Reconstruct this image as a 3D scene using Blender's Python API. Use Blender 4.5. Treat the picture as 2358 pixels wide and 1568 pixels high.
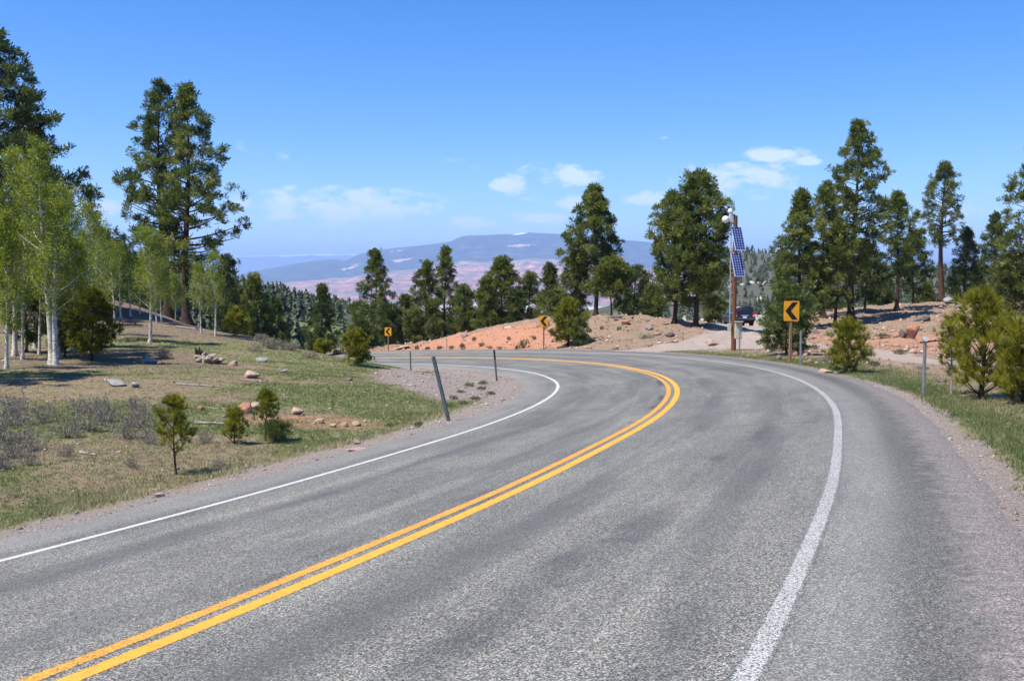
import bpy, bmesh, math
import numpy as np
from mathutils import Vector, Matrix

scene = bpy.context.scene
for o in list(bpy.data.objects):
    bpy.data.objects.remove(o)
R = math.radians
# ------------------------------------------------------------------ camera
EYE = 1.61
FPX = 2219.7            # focal length for a picture 2358 wide
HOR = 633.3             # row of the level horizon in that picture
PITCH = math.atan((784 - HOR) / FPX)
cam_d = bpy.data.cameras.new("camera")
cam = bpy.data.objects.new("camera", cam_d)
scene.collection.objects.link(cam)
cam.location = (0, 0, EYE)
cam.rotation_euler = (R(90) - PITCH, 0, 0)
cam_d.sensor_width = 36.0
cam_d.lens = 36.0 * FPX / 2358
cam_d.clip_start = 0.1
cam_d.clip_end = 200000
scene.camera = cam
# ------------------------------------------------------------------ sun and sky
SUN_AZ = Vector((-0.86, -0.50)).normalized()
SUN_EL = R(61)
to_sun = Vector((SUN_AZ.x * math.cos(SUN_EL), SUN_AZ.y * math.cos(SUN_EL), math.sin(SUN_EL)))
sun_d = bpy.data.lights.new("sun", 'SUN')
sun_d.energy = 5.0
sun_d.angle = R(0.53)
sun_d.color = (1.0, 0.94, 0.82)
sun = bpy.data.objects.new("sun", sun_d)
scene.collection.objects.link(sun)
sun.rotation_euler = to_sun.to_track_quat('Z', 'Y').to_euler()
sun.location = (0, 0, 60)

world = bpy.data.worlds.new("World")
scene.world = world
world.use_nodes = True
nt = world.node_tree
nt.nodes.clear()


def N(nt, t, **kw):
    n = nt.nodes.new(t)
    for k, v in kw.items():
        if k.startswith('i_'):
            n.inputs[k[2:].replace('_', ' ')].default_value = v
        else:
            setattr(n, k, v)
    return n


sky = N(nt, 'ShaderNodeTexSky', sky_type='NISHITA', sun_disc=False)
sky.sun_elevation = SUN_EL
sky.sun_rotation = math.atan2(SUN_AZ.x, SUN_AZ.y)
sky.altitude = 2600
sky.air_density = 1.0
sky.dust_density = 0.25
sky.ozone_density = 2.2
hsv = N(nt, 'ShaderNodeHueSaturation')
hsv.inputs['Saturation'].default_value = 1.42
hsv.inputs['Hue'].default_value = 0.509
nt.links.new(sky.outputs[0], hsv.inputs['Color'])
bg = N(nt, 'ShaderNodeBackground')
bg.inputs['Strength'].default_value = 0.120
nt.links.new(hsv.outputs[0], bg.inputs['Color'])
bgc = N(nt, 'ShaderNodeBackground')
bgc.inputs['Color'].default_value = (0.93, 0.96, 1.0, 1)
bgc.inputs['Strength'].default_value = 0.80
tc = N(nt, 'ShaderNodeTexCoord')
sep = N(nt, 'ShaderNodeSeparateXYZ')
nt.links.new(tc.outputs['Generated'], sep.inputs[0])


def wm(op, a, b=None, c=None, clamp=False):
    n = nt.nodes.new('ShaderNodeMath')
    n.operation = op
    n.use_clamp = clamp
    for i, v in enumerate((a, b, c)):
        if v is None:
            continue
        if isinstance(v, (int, float)):
            n.inputs[i].default_value = v
        else:
            nt.links.new(v, n.inputs[i])
    return n.outputs[0]


az = wm('ARCTAN2', sep.outputs[0], sep.outputs[1])
el = wm('ARCSINE', sep.outputs[2])
comb = N(nt, 'ShaderNodeCombineXYZ')
nt.links.new(az, comb.inputs[0])
nt.links.new(el, comb.inputs[1])
# small fair-weather clouds: azimuth, elevation, half width, half height, weight (all in radians)
CLOUDS = [(-.398, .0635, .034, .012, .80), (-.420, .080, .012, .006, .55), (-.268, .0715, .026, .009, .6),
          (-.165, .0690, .110, .020, .80), (-.222, .086, .012, .005, .5), (-.180, .050, .036, .006, .45), (-.14, .037, .040, .006, .4),
          (-.042, .0545, .028, .009, .9), (.028, .0580, .034, .008, .9), (-.003, .0925, .022, .010, .9),
          (.058, .1010, .034, .012, 1.0), (.062, .0735, .022, .009, .85), (.138, .0785, .028, .008, .85),
          (.232, .0965, .070, .022, .68), (.262, .1185, .034, .009, 1.0), (.294, .1115, .016, .006, .9), (.156, .137, .007, .003, .5)]
cn = N(nt, 'ShaderNodeTexNoise')
cn.inputs['Scale'].default_value = 36
cn.inputs['Detail'].default_value = 9
cn.inputs['Roughness'].default_value = 0.60
cmap = N(nt, 'ShaderNodeMapping')
cmap.inputs['Scale'].default_value = (1.0, 2.1, 1.0)
nt.links.new(comb.outputs[0], cmap.inputs[0])
nt.links.new(cmap.outputs[0], cn.inputs['Vector'])
total = None
for a, e, ra, re, wgt in CLOUDS:
    sub = N(nt, 'ShaderNodeVectorMath', operation='SUBTRACT')
    nt.links.new(comb.outputs[0], sub.inputs[0])
    sub.inputs[1].default_value = (a, e, 0)
    mul = N(nt, 'ShaderNodeVectorMath', operation='MULTIPLY')
    nt.links.new(sub.outputs[0], mul.inputs[0])
    mul.inputs[1].default_value = (1 / ra, 1 / re, 0)
    ln = N(nt, 'ShaderNodeVectorMath', operation='LENGTH')
    nt.links.new(mul.outputs[0], ln.inputs[0])
    v = wm('MULTIPLY', wm('SUBTRACT', 1.2, ln.outputs['Value'], clamp=True), wgt * 1.25)
    total = v if total is None else wm('MAXIMUM', total, v)
# the same kind of scattered cloud goes on all round the sky, low over the horizon
cn2 = N(nt, 'ShaderNodeTexNoise')
cn2.inputs['Scale'].default_value = 5.0
cn2.inputs['Detail'].default_value = 5
cmap2 = N(nt, 'ShaderNodeMapping')
cmap2.inputs['Scale'].default_value = (1.0, 4.0, 1.0)
cmap2.inputs['Location'].default_value = (3.1, 0.4, 0.0)
nt.links.new(comb.outputs[0], cmap2.inputs[0])
nt.links.new(cmap2.outputs[0], cn2.inputs['Vector'])
band = wm('MULTIPLY', wm('SMOOTH_MIN', wm('MULTIPLY', el, 25.0), wm('SUBTRACT', 2.2, wm('MULTIPLY', el, 14.0)), 0.1, clamp=True), 1.0, clamp=True)
extra = wm('MULTIPLY', wm('MULTIPLY', wm('SUBTRACT', cn2.outputs['Fac'], 0.55, clamp=True), 2.2), band)
total = wm('MAXIMUM', total, extra)
dens = wm('MULTIPLY_ADD', wm('SUBTRACT', cn.outputs['Fac'], 0.50), 3.3, total)
mr = N(nt, 'ShaderNodeMapRange', interpolation_type='SMOOTHSTEP')
mr.inputs['From Min'].default_value = 0.12
mr.inputs['From Max'].default_value = 1.0
nt.links.new(wm('MULTIPLY', dens, wm('MULTIPLY', total, 5.0, clamp=True)), mr.inputs['Value'])
fac = wm('MULTIPLY', mr.outputs[0], 0.66, clamp=True)
mixs = N(nt, 'ShaderNodeMixShader')
nt.links.new(fac, mixs.inputs[0])
nt.links.new(bg.outputs[0], mixs.inputs[1])
nt.links.new(bgc.outputs[0], mixs.inputs[2])
wo = N(nt, 'ShaderNodeOutputWorld')
nt.links.new(mixs.outputs[0], wo.inputs['Surface'])

vs = scene.view_settings
vs.view_transform = 'Standard'
vs.look = 'None'
vs.exposure = 0.80
vs.gamma = 1.0
vs.use_curve_mapping = False
scene.cycles.max_bounces = 6
scene.cycles.diffuse_bounces = 3
scene.cycles.transmission_bounces = 4
scene.cycles.transparent_max_bounces = 4
scene.cycles.volume_bounces = 1
scene.cycles.use_denoising = True

# ------------------------------------------------------------------ helpers
rng = np.random.default_rng(7)
COL = scene.collection


def tag(o, label=None, cat=None, group=None, kind=None):
    if label: o['label'] = label
    if cat: o['category'] = cat
    if group: o['group'] = group
    if kind: o['kind'] = kind
    return o


def empty(name, loc=(0, 0, 0), rz=0.0):
    e = bpy.data.objects.new(name, None)
    e.empty_display_size = 0.2
    e.location = loc
    e.rotation_euler = (0, 0, rz)
    COL.objects.link(e)
    return e


def link(name, me, mat=None, parent=None, loc=None):
    o = bpy.data.objects.new(name, me)
    if mat is not None and len(me.materials) == 0:
        me.materials.append(mat)
    COL.objects.link(o)
    if parent is not None: o.parent = parent
    if loc is not None: o.location = loc
    return o


def mesh_np(name, V, F, attrs=None, smooth=False, uv=None):
    """V (n,3), F (m,k) with one k for all faces"""
    V = np.asarray(V, np.float32); F = np.asarray(F, np.int32)
    me = bpy.data.meshes.new(name)
    me.vertices.add(len(V)); me.vertices.foreach_set('co', V.ravel())
    m, k = F.shape
    me.loops.add(m * k); me.loops.foreach_set('vertex_index', F.ravel())
    me.polygons.add(m)
    me.polygons.foreach_set('loop_start', np.arange(0, m * k, k, dtype=np.int32))
    if smooth: me.polygons.foreach_set('use_smooth', np.ones(m, bool))
    me.update(calc_edges=True)
    for nm, a in (attrs or {}).items():
        at = me.attributes.new(nm, 'FLOAT', 'POINT')
        at.data.foreach_set('value', np.asarray(a, np.float32))
    if uv is not None:
        l = me.uv_layers.new(name='UVMap')
        l.data.foreach_set('uv', np.asarray(uv, np.float32)[F.ravel()].ravel())
    return me


class MB:
    """collects boxes, tubes and lofts into one mesh"""
    def __init__(self): self.v = []; self.f = []
    def add(self, V, F):
        b = len(self.v)
        self.v += [tuple(p) for p in V]; self.f += [tuple(i + b for i in q) for q in F]
        return self
    def box(self, c, s, M=None, bev=0.0):
        x, y, z = (s[0] / 2, s[1] / 2, s[2] / 2)
        bm = bmesh.new()
        bmesh.ops.create_cube(bm, size=1.0)
        for v in bm.verts: v.co = Vector((v.co.x * s[0], v.co.y * s[1], v.co.z * s[2]))
        if bev: bmesh.ops.bevel(bm, geom=list(bm.edges), offset=bev, segments=2, profile=.5, affect='EDGES')
        bm.verts.index_update()
        V = [(M @ v.co if M else v.co) + Vector(c) for v in bm.verts]
        F = [[v.index for v in f.verts] for f in bm.faces]
        bm.free()
        return self.add(V, F)
    def tube(self, pts, radii, n=8, cap=True):
        pts = [Vector(p) for p in pts]
        if isinstance(radii, (int, float)): radii = [radii] * len(pts)
        V = []; F = []
        for i, p in enumerate(pts):
            d = (pts[min(i + 1, len(pts) - 1)] - pts[max(i - 1, 0)]).normalized()
            a = d.cross(Vector((0.31, 0.95, 0.05))).normalized(); b = d.cross(a)
            for k in range(n):
                t = 2 * math.pi * k / n
                V.append(p + (a * math.cos(t) + b * math.sin(t)) * radii[i])
        for i in range(len(pts) - 1):
            for k in range(n):
                F.append((i * n + k, i * n + (k + 1) % n, (i + 1) * n + (k + 1) % n, (i + 1) * n + k))
        if cap:
            F.append(tuple(range(n))[::-1]); F.append(tuple((len(pts) - 1) * n + k for k in range(n)))
        return self.add(V, F)
    def prism(self, poly, d0, d1, frame):
        """poly in (a,b), extruded along c; frame(a,b,c)->xyz"""
        n = len(poly)
        V = [frame(a, b, d0) for a, b in poly] + [frame(a, b, d1) for a, b in poly]
        F = [tuple(range(n))[::-1], tuple(range(n, 2 * n))]
        F += [(i, (i + 1) % n, n + (i + 1) % n, n + i) for i in range(n)]
        return self.add(V, F)
    def build(self, name, mat, parent=None, smooth=False):
        me = bpy.data.meshes.new(name)
        me.from_pydata([tuple(v) for v in self.v], [], self.f)
        me.update()
        bm = bmesh.new(); bm.from_mesh(me); bmesh.ops.recalc_face_normals(bm, faces=bm.faces[:]); bm.to_mesh(me); bm.free()
        if smooth:
            for p in me.polygons: p.use_smooth = True
            try: me.set_sharp_from_angle(angle=R(40))
            except Exception: pass
        return link(name, me, mat, parent)


# hashed value noise, vectorised
def _h(ix, iy, s):
    n = (ix.astype(np.int64) * 374761393 + iy.astype(np.int64) * 668265263 + s * 974711) & 0xffffffff
    n = ((n ^ (n >> 13)) * 1274126177) & 0xffffffff
    return ((n ^ (n >> 16)) & 0xffff) / 65535.0


def vnoise(x, y, s=0):
    x = np.asarray(x, float); y = np.asarray(y, float)
    ix = np.floor(x); iy = np.floor(y); fx = x - ix; fy = y - iy
    fx = fx * fx * (3 - 2 * fx); fy = fy * fy * (3 - 2 * fy)
    a = _h(ix, iy, s); b = _h(ix + 1, iy, s); c = _h(ix, iy + 1, s); d = _h(ix + 1, iy + 1, s)
    return (a + (b - a) * fx) * (1 - fy) + (c + (d - c) * fx) * fy


def fbm(x, y, s=0, o=4):
    t = 0; a = .5
    for i in range(o):
        t = t + a * (vnoise(x, y, s + i * 17) - .5); a *= .5
        x = x * 2.03 + 11.7; y = y * 2.03 - 5.3
    return t


def sstep(a, b, x):
    t = np.clip((x - a) / (b - a), 0, 1)
    return t * t * (3 - 2 * t)


def spot(px, py, Y):
    """the point at distance Y ahead that a sight line through (px,py) of a 2358x1568 picture meets"""
    u = (px - 1179) / FPX; v = -(py - 784) / FPX
    t = Y / (math.cos(PITCH) + v * math.sin(PITCH))
    return (u * t, Y, EYE + t * (-math.sin(PITCH) + v * math.cos(PITCH)))


# ------------------------------------------------------------------ materials
def material(name):
    m = bpy.data.materials.new(name); m.use_nodes = True
    nt = m.node_tree
    b = nt.nodes['Principled BSDF']
    b.inputs['Specular IOR Level'].default_value = 0.25
    return m, nt, b


def ramp(nt, stops, fac=None, interp='LINEAR'):
    r = nt.nodes.new('ShaderNodeValToRGB'); r.color_ramp.interpolation = interp
    e = r.color_ramp.elements
    while len(e) < len(stops): e.new(0.5)
    for q, (p, c) in zip(e, stops): q.position = p; q.color = (*c, 1)
    if fac is not None: nt.links.new(fac, r.inputs[0])
    return r.outputs[0]


def noise(nt, scale, detail=4, rough=.55, vec=None, stretch=None):
    n = nt.nodes.new('ShaderNodeTexNoise')
    n.inputs['Scale'].default_value = scale; n.inputs['Detail'].default_value = detail; n.inputs['Roughness'].default_value = rough
    if vec is None:
        t = nt.nodes.new('ShaderNodeTexCoord'); vec = t.outputs['Object']
    if stretch:
        mp = nt.nodes.new('ShaderNodeMapping'); mp.inputs['Scale'].default_value = stretch
        nt.links.new(vec, mp.inputs[0]); vec = mp.outputs[0]
    nt.links.new(vec, n.inputs['Vector'])
    return n.outputs['Fac']


def mth(nt, op, a, b=None, c=None, clamp=False):
    n = nt.nodes.new('ShaderNodeMath'); n.operation = op; n.use_clamp = clamp
    for i, v in enumerate((a, b, c)):
        if v is None: continue
        if isinstance(v, (int, float)): n.inputs[i].default_value = v
        else: nt.links.new(v, n.inputs[i])
    return n.outputs[0]


def mapr(nt, v, a, b, c=0., d=1.):
    n = nt.nodes.new('ShaderNodeMapRange'); n.interpolation_type = 'SMOOTHSTEP'
    nt.links.new(v, n.inputs['Value'])
    for k, q in zip(('From Min', 'From Max', 'To Min', 'To Max'), (a, b, c, d)): n.inputs[k].default_value = q
    return n.outputs[0]


def mixc(nt, f, a, b, mode='MIX'):
    n = nt.nodes.new('ShaderNodeMix'); n.data_type = 'RGBA'; n.blend_type = mode
    for i, v in ((0, f), (6, a), (7, b)):
        if isinstance(v, (int, float)): n.inputs[i].default_value = v
        elif isinstance(v, tuple): n.inputs[i].default_value = (*v, 1)
        else: nt.links.new(v, n.inputs[i])
    return n.outputs[2]


def attr(nt, name):
    a = nt.nodes.new('ShaderNodeAttribute'); a.attribute_name = name
    return a.outputs['Fac']


def bump(nt, b, h, strength=.5, dist=.02):
    n = nt.nodes.new('ShaderNodeBump'); n.inputs['Strength'].default_value = strength; n.inputs['Distance'].default_value = dist
    nt.links.new(h, n.inputs['Height']); nt.links.new(n.outputs[0], b.inputs['Normal'])


def plain(name, col, rough=.6, metal=0., var=.12, scale=6., spec=.3):
    m, nt, b = material(name)
    c2 = tuple(max(0, c * (1 - var * 1.6)) for c in col); c1 = tuple(min(1, c * (1 + var)) for c in col)
    nt.links.new(ramp(nt, [(.3, c2), (.7, c1)], noise(nt, scale, 5, .6)), b.inputs['Base Color'])
    b.inputs['Roughness'].default_value = rough; b.inputs['Metallic'].default_value = metal
    b.inputs['Specular IOR Level'].default_value = spec
    return m


def leafy(name, stops, transl=.3, rough=.55):
    m, nt, b = material(name)
    c = ramp(nt, stops, attr(nt, 'tint'))
    nt.links.new(c, b.inputs['Base Color']); b.inputs['Roughness'].default_value = rough
    b.inputs['Specular IOR Level'].default_value = .25
    tr = nt.nodes.new('ShaderNodeBsdfTranslucent'); nt.links.new(c, tr.inputs['Color'])
    mx = nt.nodes.new('ShaderNodeMixShader'); mx.inputs[0].default_value = transl
    out = nt.nodes['Material Output']
    nt.links.new(b.outputs[0], mx.inputs[1]); nt.links.new(tr.outputs[0], mx.inputs[2]); nt.links.new(mx.outputs[0], out.inputs['Surface'])
    return m


M = {}
M['pine'] = leafy('pine_needles', [(0, (.042, .066, .018)), (.45, (.108, .145, .030)), (.8, (.190, .222, .046)), (1, (.280, .280, .070))], .40)
M['darkpine'] = leafy('dark_needles', [(0, (.032, .054, .018)), (.5, (.078, .110, .030)), (1, (.150, .185, .048))])
M['palepine'] = leafy('pale_needles', [(0, (.060, .082, .026)), (.5, (.135, .165, .046)), (1, (.235, .255, .080))], .40)
M['young'] = leafy('young_needles', [(0, (.070, .085, .010)), (.5, (.180, .190, .018)), (1, (.330, .310, .030))], .42)
M['farpine'] = leafy('far_conifer_needles', [(0, (.020, .034, .014)), (.5, (.045, .066, .022)), (1, (.090, .110, .034))], .2)
M['brownneedle'] = leafy('dead_needles', [(0, (.07, .035, .02)), (1, (.2, .11, .06))], .2)
M['aspenleaf'] = leafy('aspen_leaves', [(0, (.115, .165, .014)), (.5, (.220, .275, .026)), (1, (.355, .390, .058))], .48)
M['sageleaf'] = leafy('sage_twigs', [(0, (.105, .085, .070)), (.6, (.230, .198, .168)), (.85, (.31, .28, .24)), (1, (.19, .20, .11))], .2)
M['grass'] = leafy('grass_blades', [(0, (.090, .130, .038)), (.45, (.165, .205, .070)), (.7, (.275, .270, .125)), (1, (.48, .42, .24))], .45)
M['scrub'] = leafy('scrub_leaves', [(0, (.06, .085, .028)), (.6, (.13, .155, .06)), (1, (.24, .24, .12))], .25)


def bark(name, stops, sc=9., stretch=(1, 1, .25)):
    m, nt, b = material(name)
    f = noise(nt, sc, 6, .65, stretch=stretch)
    nt.links.new(ramp(nt, stops, f), b.inputs['Base Color']); b.inputs['Roughness'].default_value = .9
    bump(nt, b, f, .7, .03)
    return m


M['bark'] = bark('pine_bark', [(.3, (.022, .015, .012)), (.55, (.058, .037, .027)), (.75, (.105, .064, .044))])
M['redbark'] = bark('red_bark', [(.3, (.030, .018, .014)), (.55, (.080, .042, .028)), (.75, (.135, .074, .048))])
M['aspenbark'] = bark('aspen_bark', [(.36, (.05, .045, .04)), (.43, (.38, .36, .32)), (.58, (.58, .56, .50)), (.8, (.66, .64, .58))], 5., (1, 1, 2.6))
M['deadwood'] = bark('dead_wood', [(.3, (.12, .10, .085)), (.55, (.30, .27, .235)), (.75, (.46, .42, .37))], 12., (1, 1, 1))


def rockmat(name, stops, sc=3.):
    m, nt, b = material(name)
    f = noise(nt, sc, 7, .65)
    nt.links.new(ramp(nt, stops, f), b.inputs['Base Color']); b.inputs['Roughness'].default_value = .95
    bump(nt, b, noise(nt, sc * 6, 6, .7), .6, .03)
    return m


M['rock_tan'] = rockmat('tan_rock', [(.3, (.20, .14, .10)), (.5, (.36, .26, .19)), (.72, (.50, .39, .30))])
M['rock_red'] = rockmat('red_rock', [(.3, (.16, .075, .05)), (.5, (.31, .15, .10)), (.72, (.42, .24, .17))])
M['rock_grey'] = rockmat('grey_rock', [(.3, (.13, .125, .125)), (.5, (.24, .235, .235)), (.72, (.38, .37, .36))])
M['rock_dark'] = rockmat('dark_rock', [(.3, (.06, .05, .05)), (.5, (.14, .11, .10)), (.72, (.24, .19, .17))])
M['rock_pink'] = rockmat('pink_rock', [(.3, (.22, .13, .11)), (.5, (.36, .235, .20)), (.72, (.46, .34, .30))])


# ------------------------------------------------------------------ the lie of the land
CP = [(-30, -45), (-17, -22), (-9.2, -8), (-2.51, 5.17), (-1.5, 7.64), (-0.77, 9.4), (0.03, 11.3), (1.28, 15.0), (2.54, 18.6), (3.55, 22.2), (4.41, 26.08),
      (5.04, 30.32), (5.33, 34.93), (5.17, 39.0), (4.62, 44.0), (3.70, 48.2), (2.5, 52.2), (0.9, 56.8), (-1.23, 61.5), (-4.33, 67.6), (-8.0, 74.1), (-11.7, 80.2),
      (-17, 88.6), (-23.5, 98.5), (-32, 110), (-44, 124)]


def catmull(P, n):
    P = np.array(P, float); P = np.vstack([2 * P[0] - P[1], P, 2 * P[-1] - P[-2]]); out = []
    for i in range(1, len(P) - 2):
        a, b, c, d = P[i - 1:i + 3]
        m = max(2, int(np.linalg.norm(c - b) * n))
        for k in range(m):
            t = k / m
            out.append(.5 * ((2 * b) + (-a + c) * t + (2 * a - 5 * b + 4 * c - d) * t * t + (-a + 3 * b - 3 * c + d) * t ** 3))
    out.append(P[-2]); return np.array(out)


CL = catmull(CP, 3.0)
for _ in range(70):                                    # ease out the wobble of the plotted points
    CL[1:-1] = CL[1:-1] * .5 + (CL[:-2] + CL[2:]) * .25
seg = np.linalg.norm(np.diff(CL, axis=0), axis=1)
ARC = np.concatenate([[0], np.cumsum(seg)])
TAN = np.gradient(CL, axis=0); TAN /= np.linalg.norm(TAN, axis=1)[:, None]
NRM = np.stack([TAN[:, 1], -TAN[:, 0]], 1)             # to the right, the outside of the bend


def zroad(x, y):
    return .0636 * x - .0878 * y + (-.0335 * x * x + .06 * x * y + .0481 * y * y) / 100


def road_coords(x, y):
    """signed distance from the centre line (right positive) and distance along it"""
    x = np.asarray(x, float).ravel(); y = np.asarray(y, float).ravel()
    d = np.empty(len(x)); s = np.empty(len(x))
    C = CL[::2]; T = TAN[::2]; Nn = NRM[::2]; A = ARC[::2]
    for i in range(0, len(x), 20000):
        j = slice(i, i + 20000)
        D = (x[j, None] - C[None, :, 0]) ** 2 + (y[j, None] - C[None, :, 1]) ** 2
        k = D.argmin(1)
        rx = x[j] - C[k, 0]; ry = y[j] - C[k, 1]
        al = rx * T[k, 0] + ry * T[k, 1]
        la = rx * Nn[k, 0] + ry * Nn[k, 1]
        dist = np.where(np.abs(al) < 1.0, np.abs(la), np.sqrt(D[np.arange(len(k)), k]))
        d[j] = np.sign(la) * dist; s[j] = A[k] + al
    return d, s


def tps_fit(P, lam=.02):
    P = np.array(P, float); n = len(P); sc = 50.
    Q = P[:, :2] / sc
    r2 = ((Q[:, None] - Q[None]) ** 2).sum(2)
    K = .5 * r2 * np.log(r2 + 1e-9) + lam * np.eye(n)
    A = np.zeros((n + 3, n + 3)); A[:n, :n] = K; A[:n, n] = 1; A[:n, n + 1:] = Q; A[n, :n] = 1; A[n + 1:, :n] = Q.T
    w = np.linalg.solve(A, np.concatenate([P[:, 2], [0, 0, 0]]))

    def ev(x, y):
        x = np.asarray(x, float); sh = x.shape
        X = np.stack([x.ravel(), np.asarray(y, float).ravel()], 1) / sc
        out = np.empty(len(X))
        for i in range(0, len(X), 20000):
            r2 = ((X[i:i + 20000, None] - Q[None]) ** 2).sum(2)
            out[i:i + 20000] = (.5 * r2 * np.log(r2 + 1e-9)) @ w[:n] + w[n] + X[i:i + 20000] @ w[n + 1:]
        return out.reshape(sh)
    return ev


ctl = []
for i in range(0, len(CL), 9):
    for o in (-6.0, 0, 5.6):
        p = CL[i] + NRM[i] * o
        ctl.append((p[0], p[1], zroad(p[0], p[1]) - .03))
for px, py, Y in [(395, 1085, 15.5), (200, 1000, 20), (0, 1100, 12.5), (0, 950, 24), (110, 840, 39), (600, 1000, 20.5), (600, 870, 36), (800, 905, 30), (900, 880, 33),
                  (480, 830, 43), (347, 788, 50), (437, 732, 80), (250, 700, 75), (0, 765, 55), (0, 690, 90), (150, 752, 60), (340, 708, 88), (180, 790, 48), (400, 752, 66), (500, 745, 70), (560, 764, 62), (700, 800, 55), (825, 832, 48), (640, 780, 60),
                  (900, 803, 93), (1000, 776, 88), (1100, 756, 84), (1200, 739, 80), (1300, 731, 77), (1400, 726, 76), (1480, 731, 76), (1332, 785, 67), (1200, 775, 74),
                  (1560, 747, 72), (1597, 755, 70), (1520, 775, 64), (1600, 787, 59), (1650, 798, 53), (1720, 758, 79), (1760, 772, 70), (1740, 745, 95), (1689, 803, 48.5),
                  (1960, 750, 84), (1900, 742, 88), (1880, 800, 55), (2000, 790, 58), (2100, 830, 42), (2200, 840, 38), (2358, 850, 36), (2358, 760, 62), (2250, 702, 95),
                  (2130, 700, 98), (2000, 706, 100), (1900, 714, 105), (2358, 692, 95), (1955, 860, 29.5), (2050, 880, 25.5), (2240, 915, 19.8), (2358, 945, 17.3), (2200, 872, 29),
                  (1819, 815, 42.5)]:
    ctl.append(spot(px, py, Y))
ctl += [(-13, 62, -4.2), (-17, 72, -5.2), (-22, 84, -5.6), (-30, 100, -6.5), (-5, 110, -7), (10, 105, -6), (25, 112, -5.5), (0, 150, -18), (40, 150, -12), (-40, 150, -14),
        (-40, 115, -6), (-60, 110, -2), (-80, 150, -10), (80, 150, -9), (-80, 90, 1), (-80, 40, 0), (-60, 10, -.5), (-30, 5, -.8), (-40, -30, 1), (25, 5, .2), (30, -25, 2.5), (60, 20, -1), (80, 60, -1.2),
        (0, 190, -30), (80, 190, -25), (-80, 190, -25), (60, 115, -3), (110, 100, -3), (-110, 60, 2), (110, 20, -1), (110, 170, -20), (-110, 170, -16)]
TPS = tps_fit(ctl)


def edge_l(s): return -4.75 + .10 * (vnoise(s * .9, s * 0, 3) - .5) + .06 * (vnoise(s * 4., s * 0, 4) - .5)
def edge_r(s): return 5.10 + .10 * (vnoise(s * .25, s * 0, 5) - .5) + .08 * (vnoise(s * 5., s * 0, 6) - .5)


def height(x, y, fine=True, dc=None):
    x = np.asarray(x, float); y = np.asarray(y, float); sh = x.shape
    d, s = dc if dc is not None else road_coords(x, y)
    d = d.reshape(sh)
    zr = zroad(x, y)
    t = TPS(x, y)
    if fine:
        t = t + .55 * fbm(x * .11, y * .11, 21, 3) * sstep(6, 14, np.abs(d)) + .16 * fbm(x * .7, y * .7, 31, 3) * sstep(5.2, 7.5, np.abs(d))
    if fine: t = t + .75 * fbm(x * .9, y * .9, 45, 5) * sstep(7, 10, d) * sstep(52, 62, y)
    out = np.where(d < 0, -d - 4.75, d - 5.05)         # distance beyond the asphalt
    w = sstep(.7, 4.0, out)
    base = zr - .042 - .05 * sstep(.3, 1.5, out) + (.03 * fbm(x * 2.5, y * 2.5, 41, 2) * sstep(.5, 1., out) if fine else 0)
    return base * (1 - w) + t * w


def hz(x, y): return float(height(np.array([x]), np.array([y]))[0])


# ------------------------------------------------------------------ ground
xs = np.concatenate([np.linspace(-125, -40, 72)[:-1], np.linspace(-40, 34, 260)[:-1], np.linspace(34, 125, 76)])
ys = np.concatenate([np.linspace(-40, 4, 40)[:-1], np.linspace(4, 32, 112)[:-1], np.linspace(32, 100, 150)[:-1], np.linspace(100, 200, 70)])
GX, GY = np.meshgrid(xs, ys)
GD, GS = road_coords(GX, GY)
GZ = height(GX, GY, True, (GD, GS))
d2 = GD.reshape(GX.shape); s2 = GS.reshape(GX.shape)
out = np.where(d2 < 0, -d2 - 4.75, d2 - 4.66)
n1 = fbm(GX * .35, GY * .35, 51, 4); n2 = fbm(GX * .09, GY * .09, 61, 3); n3 = fbm(GX * 1.3, GY * 1.3, 71, 3)


def blob(cx, cy, rx, ry, rot=0.):
    c, s_ = math.cos(rot), math.sin(rot)
    a = (GX - cx) * c + (GY - cy) * s_; b = -(GX - cx) * s_ + (GY - cy) * c
    return np.exp(-((a / rx) ** 2 + (b / ry) ** 2))


def dpoly(P):
    P = np.array(P, float); best = np.full(GX.shape, 1e9)
    for a, b in zip(P[:-1], P[1:]):
        D = b - a; t = np.clip(((GX - a[0]) * D[0] + (GY - a[1]) * D[1]) / (D @ D), 0, 1)
        best = np.minimum(best, np.hypot(GX - a[0] - t * D[0], GY - a[1] - t * D[1]))
    return best


# gravel: both shoulders, the patch inside the bend, the pull-out and its track
grav = np.where(d2 < 0, 1 - sstep(.75, 1.6, out + n3 * 1.1), 1 - sstep(.55, 1.15, out + n3 * .7))
grav = np.where((d2 > 0) & (GY > 26), 1 - sstep(.15, .7, out + n3 * .5), grav)
grav = np.maximum(grav, .9 * sstep(.35, .62, blob(-2.2, 42, 4.6, 13, .10) + n1 * .35) * (d2 < 0))
TRACK = [(7.0, 54), (12, 58), (17, 66), (19.5, 79), (24, 98), (27, 112)]
SPUR = [(16.5, 63), (18.5, 52), (17.5, 43), (20, 37), (26, 33), (40, 28)]
dt = np.minimum(dpoly(TRACK) - 2.6, dpoly([(7, 53), (11, 55)]) - 4.2); dsp = dpoly(SPUR) - 1.0
track = np.maximum(1 - sstep(-.5, 1.2, dt + n1 * 2.2), (1 - sstep(-.4, .7, dsp + n1 * 1.1)) * .9)
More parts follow.
